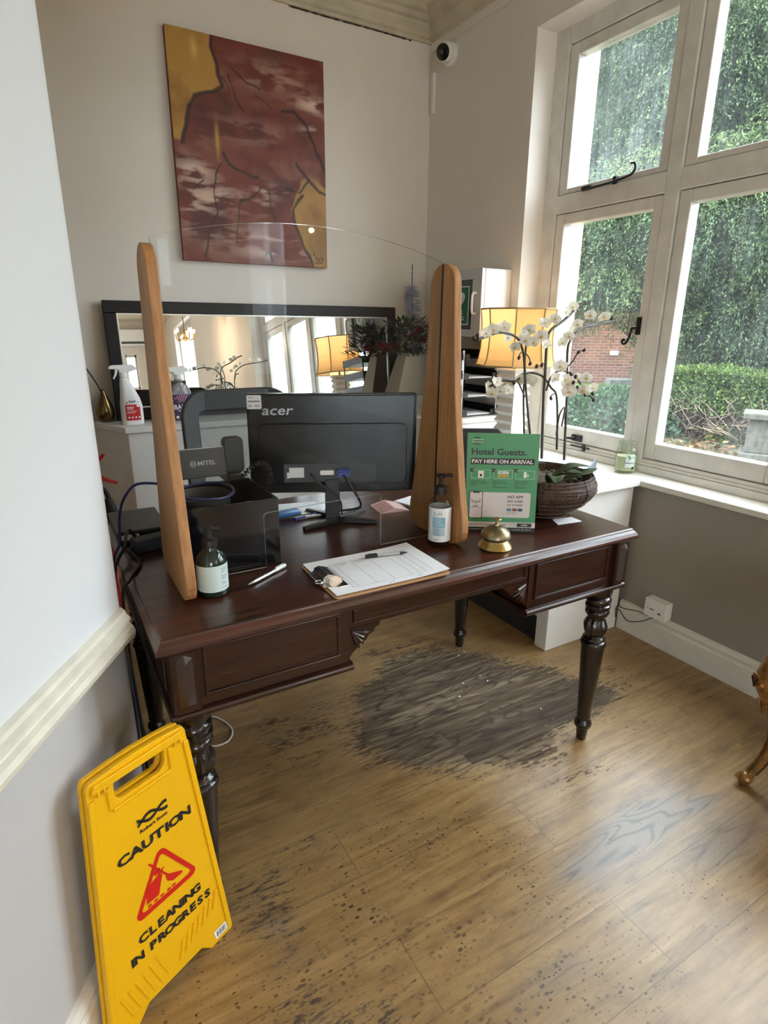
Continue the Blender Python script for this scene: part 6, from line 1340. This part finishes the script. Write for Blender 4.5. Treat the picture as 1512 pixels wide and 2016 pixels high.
def leaves(name, P, D, L, W, tone, m_, parent=None, fold=.25):
    """diamond leaves at points P along directions D (numpy), one mesh"""
    n = len(P); ref = rng.normal(size=(n,3)); Sd = np.cross(D, ref); Sd /= np.linalg.norm(Sd, axis=1)[:,None]+1e-9; Nn = np.cross(D, Sd)
    L = np.broadcast_to(L, n)[:,None]; W = np.broadcast_to(W, n)[:,None]
    v = np.stack([P, P+D*L*.45+Sd*W-Nn*W*fold, P+D*L, P+D*L*.45-Sd*W-Nn*W*fold], 1).reshape(-1,3).astype(np.float32)
    me = bpy.data.meshes.new(name); me.vertices.add(4*n); me.vertices.foreach_set('co', v.ravel()); me.loops.add(4*n); me.loops.foreach_set('vertex_index', np.arange(4*n, dtype=np.int32)); me.polygons.add(n)
    me.polygons.foreach_set('loop_start', np.arange(0,4*n,4,dtype=np.int32)); me.polygons.foreach_set('loop_total', np.full(n,4,dtype=np.int32)); me.update(calc_edges=True)
    a = me.attributes.new('tone','FLOAT','POINT'); a.data.foreach_set('value', np.repeat(tone,4).astype(np.float32)); me.materials.append(m_)
    o = bpy.data.objects.new(name, me); C.objects.link(o)
    if parent is not None: o.parent = parent
    return o
def unit(v): return v/(np.linalg.norm(v, axis=-1, keepdims=True)+1e-9)
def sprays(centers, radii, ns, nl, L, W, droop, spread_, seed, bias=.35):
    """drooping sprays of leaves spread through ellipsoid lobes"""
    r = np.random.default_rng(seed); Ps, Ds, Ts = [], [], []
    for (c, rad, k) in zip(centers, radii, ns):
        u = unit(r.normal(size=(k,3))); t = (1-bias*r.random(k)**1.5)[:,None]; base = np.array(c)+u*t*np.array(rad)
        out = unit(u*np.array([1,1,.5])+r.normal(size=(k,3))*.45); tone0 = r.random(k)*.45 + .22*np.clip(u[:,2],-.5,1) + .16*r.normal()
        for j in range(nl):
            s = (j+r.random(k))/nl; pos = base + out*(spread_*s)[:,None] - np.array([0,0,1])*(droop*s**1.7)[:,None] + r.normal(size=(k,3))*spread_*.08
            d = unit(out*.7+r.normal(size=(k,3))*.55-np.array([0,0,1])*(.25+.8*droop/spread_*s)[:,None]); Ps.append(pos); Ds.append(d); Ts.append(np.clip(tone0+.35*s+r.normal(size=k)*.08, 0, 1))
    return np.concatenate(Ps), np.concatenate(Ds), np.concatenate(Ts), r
BARK = noise_mat('bark', [(.3,(.010,.008,.006)),(.7,(.035,.027,.020))], 4, sc=(6,6,1))
def ctr(px, py, dist):
    d = (cr*(px-756)+cd*(py-1008)+cf*FPX).normalized(); return CAM+d*dist
def tree(name, label, base, lobes, seed, m_, ns, nl, L, W, droop, sp_, trunk_r, group='trees beyond the window'):
    t = thing(name, label, 'tree', (base[0], base[1], GZ), 0, group); off = np.array([base[0], base[1], GZ])
    P, D, T, r = sprays([np.array(c)-off for c, _ in lobes], [q for _, q in lobes], [int(ns*max(q)**2/9) for _, q in lobes], nl, L, W, droop, sp_, seed)
    o = leaves('foliage', P, D, L*(.6+.8*r.random(len(P))), W*(.6+.8*r.random(len(P))), T, m_, t); o['kind'] = 'stuff'
    mb = MB(); top = max(c[2] for c, _ in lobes)
    mb.tube(bez([(0,0,0),(.05,.03,1.0),(-.05,.05,2.2),(.0,.0,top-GZ)], 5), [trunk_r*(1-.75*i/20) for i in range(16)], 12)
    for c, q in lobes:
        v = Vector(np.array(c)-off); b0 = Vector((0,0,max(.8, v.z*.5)))
        for k in range(1): e_ = v+Vector((r.normal()*q[0]*.5, r.normal()*q[1]*.5, r.normal()*q[2]*.4)); mb.tube([b0, b0.lerp(e_,.5)+Vector((0,0,.2)), e_], [trunk_r*.3, trunk_r*.18, .01], 6)
    mb.build('trunk', BARK, t, smooth=True)
def clumps(main, k, seed, f=.42):
    r = np.random.default_rng(seed); out = []
    for c, rad in main:
        for i in range(k):
            u = unit(r.normal(size=3)); q = np.array(rad)
            out.append((tuple(np.array(c)+u*q*.72), tuple(q*np.array([f, f, f*.62])*r.uniform(.75, 1.25))))
        out.append((c, tuple(np.array(rad)*.72)))
    return out
TB = ctr(1297, 640, 13.0); T1 = ctr(1475, 470, 12.5); T2 = ctr(1215, 470, 12.5); T3 = ctr(1205, 210, 21); T4 = ctr(1460, 150, 17)
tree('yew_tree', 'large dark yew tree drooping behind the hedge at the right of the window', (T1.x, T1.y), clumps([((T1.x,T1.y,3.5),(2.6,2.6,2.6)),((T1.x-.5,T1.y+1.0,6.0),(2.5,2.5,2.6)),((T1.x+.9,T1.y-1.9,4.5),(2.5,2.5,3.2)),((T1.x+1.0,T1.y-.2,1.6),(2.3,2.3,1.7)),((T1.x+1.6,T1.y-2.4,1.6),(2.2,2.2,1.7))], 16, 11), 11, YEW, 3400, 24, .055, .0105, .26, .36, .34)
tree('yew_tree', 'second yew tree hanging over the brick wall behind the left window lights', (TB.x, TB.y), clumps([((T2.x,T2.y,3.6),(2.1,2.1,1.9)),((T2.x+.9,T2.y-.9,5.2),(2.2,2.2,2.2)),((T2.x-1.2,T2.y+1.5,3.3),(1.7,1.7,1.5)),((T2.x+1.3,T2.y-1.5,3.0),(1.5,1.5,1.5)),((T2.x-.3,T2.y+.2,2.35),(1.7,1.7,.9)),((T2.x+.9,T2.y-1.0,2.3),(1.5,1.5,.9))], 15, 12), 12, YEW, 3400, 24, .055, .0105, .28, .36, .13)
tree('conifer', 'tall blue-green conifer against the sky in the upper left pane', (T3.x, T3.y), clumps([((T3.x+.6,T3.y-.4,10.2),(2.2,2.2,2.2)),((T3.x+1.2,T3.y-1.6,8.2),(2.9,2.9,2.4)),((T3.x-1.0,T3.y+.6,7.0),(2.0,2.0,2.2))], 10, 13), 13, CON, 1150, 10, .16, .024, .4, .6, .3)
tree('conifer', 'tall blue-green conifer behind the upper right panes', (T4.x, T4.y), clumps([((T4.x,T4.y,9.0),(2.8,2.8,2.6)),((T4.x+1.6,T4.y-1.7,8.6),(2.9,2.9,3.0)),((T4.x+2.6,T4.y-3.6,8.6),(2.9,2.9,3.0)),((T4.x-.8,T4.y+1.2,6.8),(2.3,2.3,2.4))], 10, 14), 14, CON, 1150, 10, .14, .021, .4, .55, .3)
# clipped hedge with bare twigs below
hA, hB = at(1280, 852, 2, GZ), at(1640, 905, 2, GZ); hd = thing('garden_hedge', 'clipped hedge with bare twiggy base across the right window light', 'hedge', (hA.x, hA.y, GZ), math.atan2(hB.y-hA.y, hB.x-hA.x)); HL = (hB-hA).length
r = np.random.default_rng(21); n = 26000
P = np.stack([r.uniform(-.35, HL, n), r.uniform(0, 1.1, n), r.uniform(.42, .93, n)], 1); face = r.integers(0, 3, n); P[face == 0, 2] = .90+.05*np.sin(P[face == 0, 0]*3)+r.normal(size=(face == 0).sum())*.025
fm = face == 1; P[fm, 1] = .02+np.abs(r.normal(size=fm.sum()))*.06; P[fm, 2] = .93-.55*r.random(fm.sum())**1.7
D = unit(r.normal(size=(n,3))+np.array([0,-.4,.7])); o = leaves('leaf_cover', P, D, .05*(.6+.8*r.random(n)), .017*(.7+.6*r.random(n)), np.clip(r.random(n)*.75+.25*(r.random(n) > .96), 0, 1), HDG, hd); o['kind'] = 'stuff'
mb = MB()
for k in range(520):
    x, y, z = r.uniform(-.3, HL), r.uniform(.0, .5), 0; pts = [Vector((x, y+.15, z))]
    d = Vector((r.normal()*.5, r.normal()*.4-.1, 1)).normalized()
    for j in range(6): d = (d+Vector((r.normal()*.45, r.normal()*.3-.06, r.normal()*.2))).normalized(); pts.append(pts[-1]+d*.14); pts[-1].y = max(-.02, pts[-1].y); pts[-1].z = min(.9, max(.02, pts[-1].z))
    mb.tube(pts, [.009*(1-.11*j) for j in range(7)], 5)
o = mb.build('twigs', noise_mat('dry_twigs', [(.3,(.07,.05,.035)),(.7,(.23,.18,.13))], 8), hd); o['kind'] = 'stuff'
# bush in front of the lawn, litter on the ground
bp_ = at(1205, 842, 2, GZ); bu = thing('low_bush', 'low leafy bush growing in front of the lawn', 'bush', (bp_.x, bp_.y, GZ)); n = 5200
u = unit(r.normal(size=(n,3))); u[:,2] = np.abs(u[:,2]); P = u*np.array([1.05,1.05,.62])*(1-.35*r.random((n,1))**2); o = leaves('leaf_cover', P, unit(u+r.normal(size=(n,3))*.6), .075*(.6+.8*r.random(n)), .025, r.random(n), BUSH, bu); o['kind'] = 'stuff'
mb = MB()
for k in range(24): a = r.uniform(0,6.3); mb.tube([(0,0,0), (.3*math.cos(a),.3*math.sin(a),.25), (.75*math.cos(a),.75*math.sin(a),.4)], [.012,.008,.003], 5)
mb.build('stems', BARK, bu)
n = 9000; P = np.stack([r.uniform(3.0, 11.5, n), r.uniform(.3, 11, n), np.full(n, GZ+.004)+r.random(n)*.02], 1); o = leaves('fallen_leaves', P, unit(r.normal(size=(n,3))*np.array([1,1,.25])), .075*(.6+.8*r.random(n)), .03, r.random(n), LIT); tag(o, 'scattered brown fallen leaves on the ground outside', 'leaves', kind='stuff')
n = 5000; P = np.stack([r.uniform(3.0, 10.5, n), r.uniform(.3, 10, n), np.full(n, GZ)], 1); o = leaves('ground_grass', P, unit(r.normal(size=(n,3))*.5+np.array([0,0,1])), .07*(.5+r.random(n)), .008, r.random(n), BUSH); tag(o, 'thin grass and weeds growing among the fallen leaves', 'grass', kind='stuff')
for k, (px, py, s_) in enumerate(((1430,868,.26),(1505,890,.2))):
    p = at(px, py, 2, GZ); n = 420; u = unit(r.normal(size=(n,3))); u[:,2] = np.abs(u[:,2]); o = leaves('weed_clump', u*s_*np.array([1,1,.9])*r.random((n,1))**.5, unit(u+r.normal(size=(n,3))*.5), .06, .025, .4+.6*r.random(n), HDG); o.location = (p.x, p.y, GZ); tag(o, ('bright green weed clump among the fallen leaves left of the stone pedestal','small weed clump at the right foot of the stone pedestal')[k], 'weed')
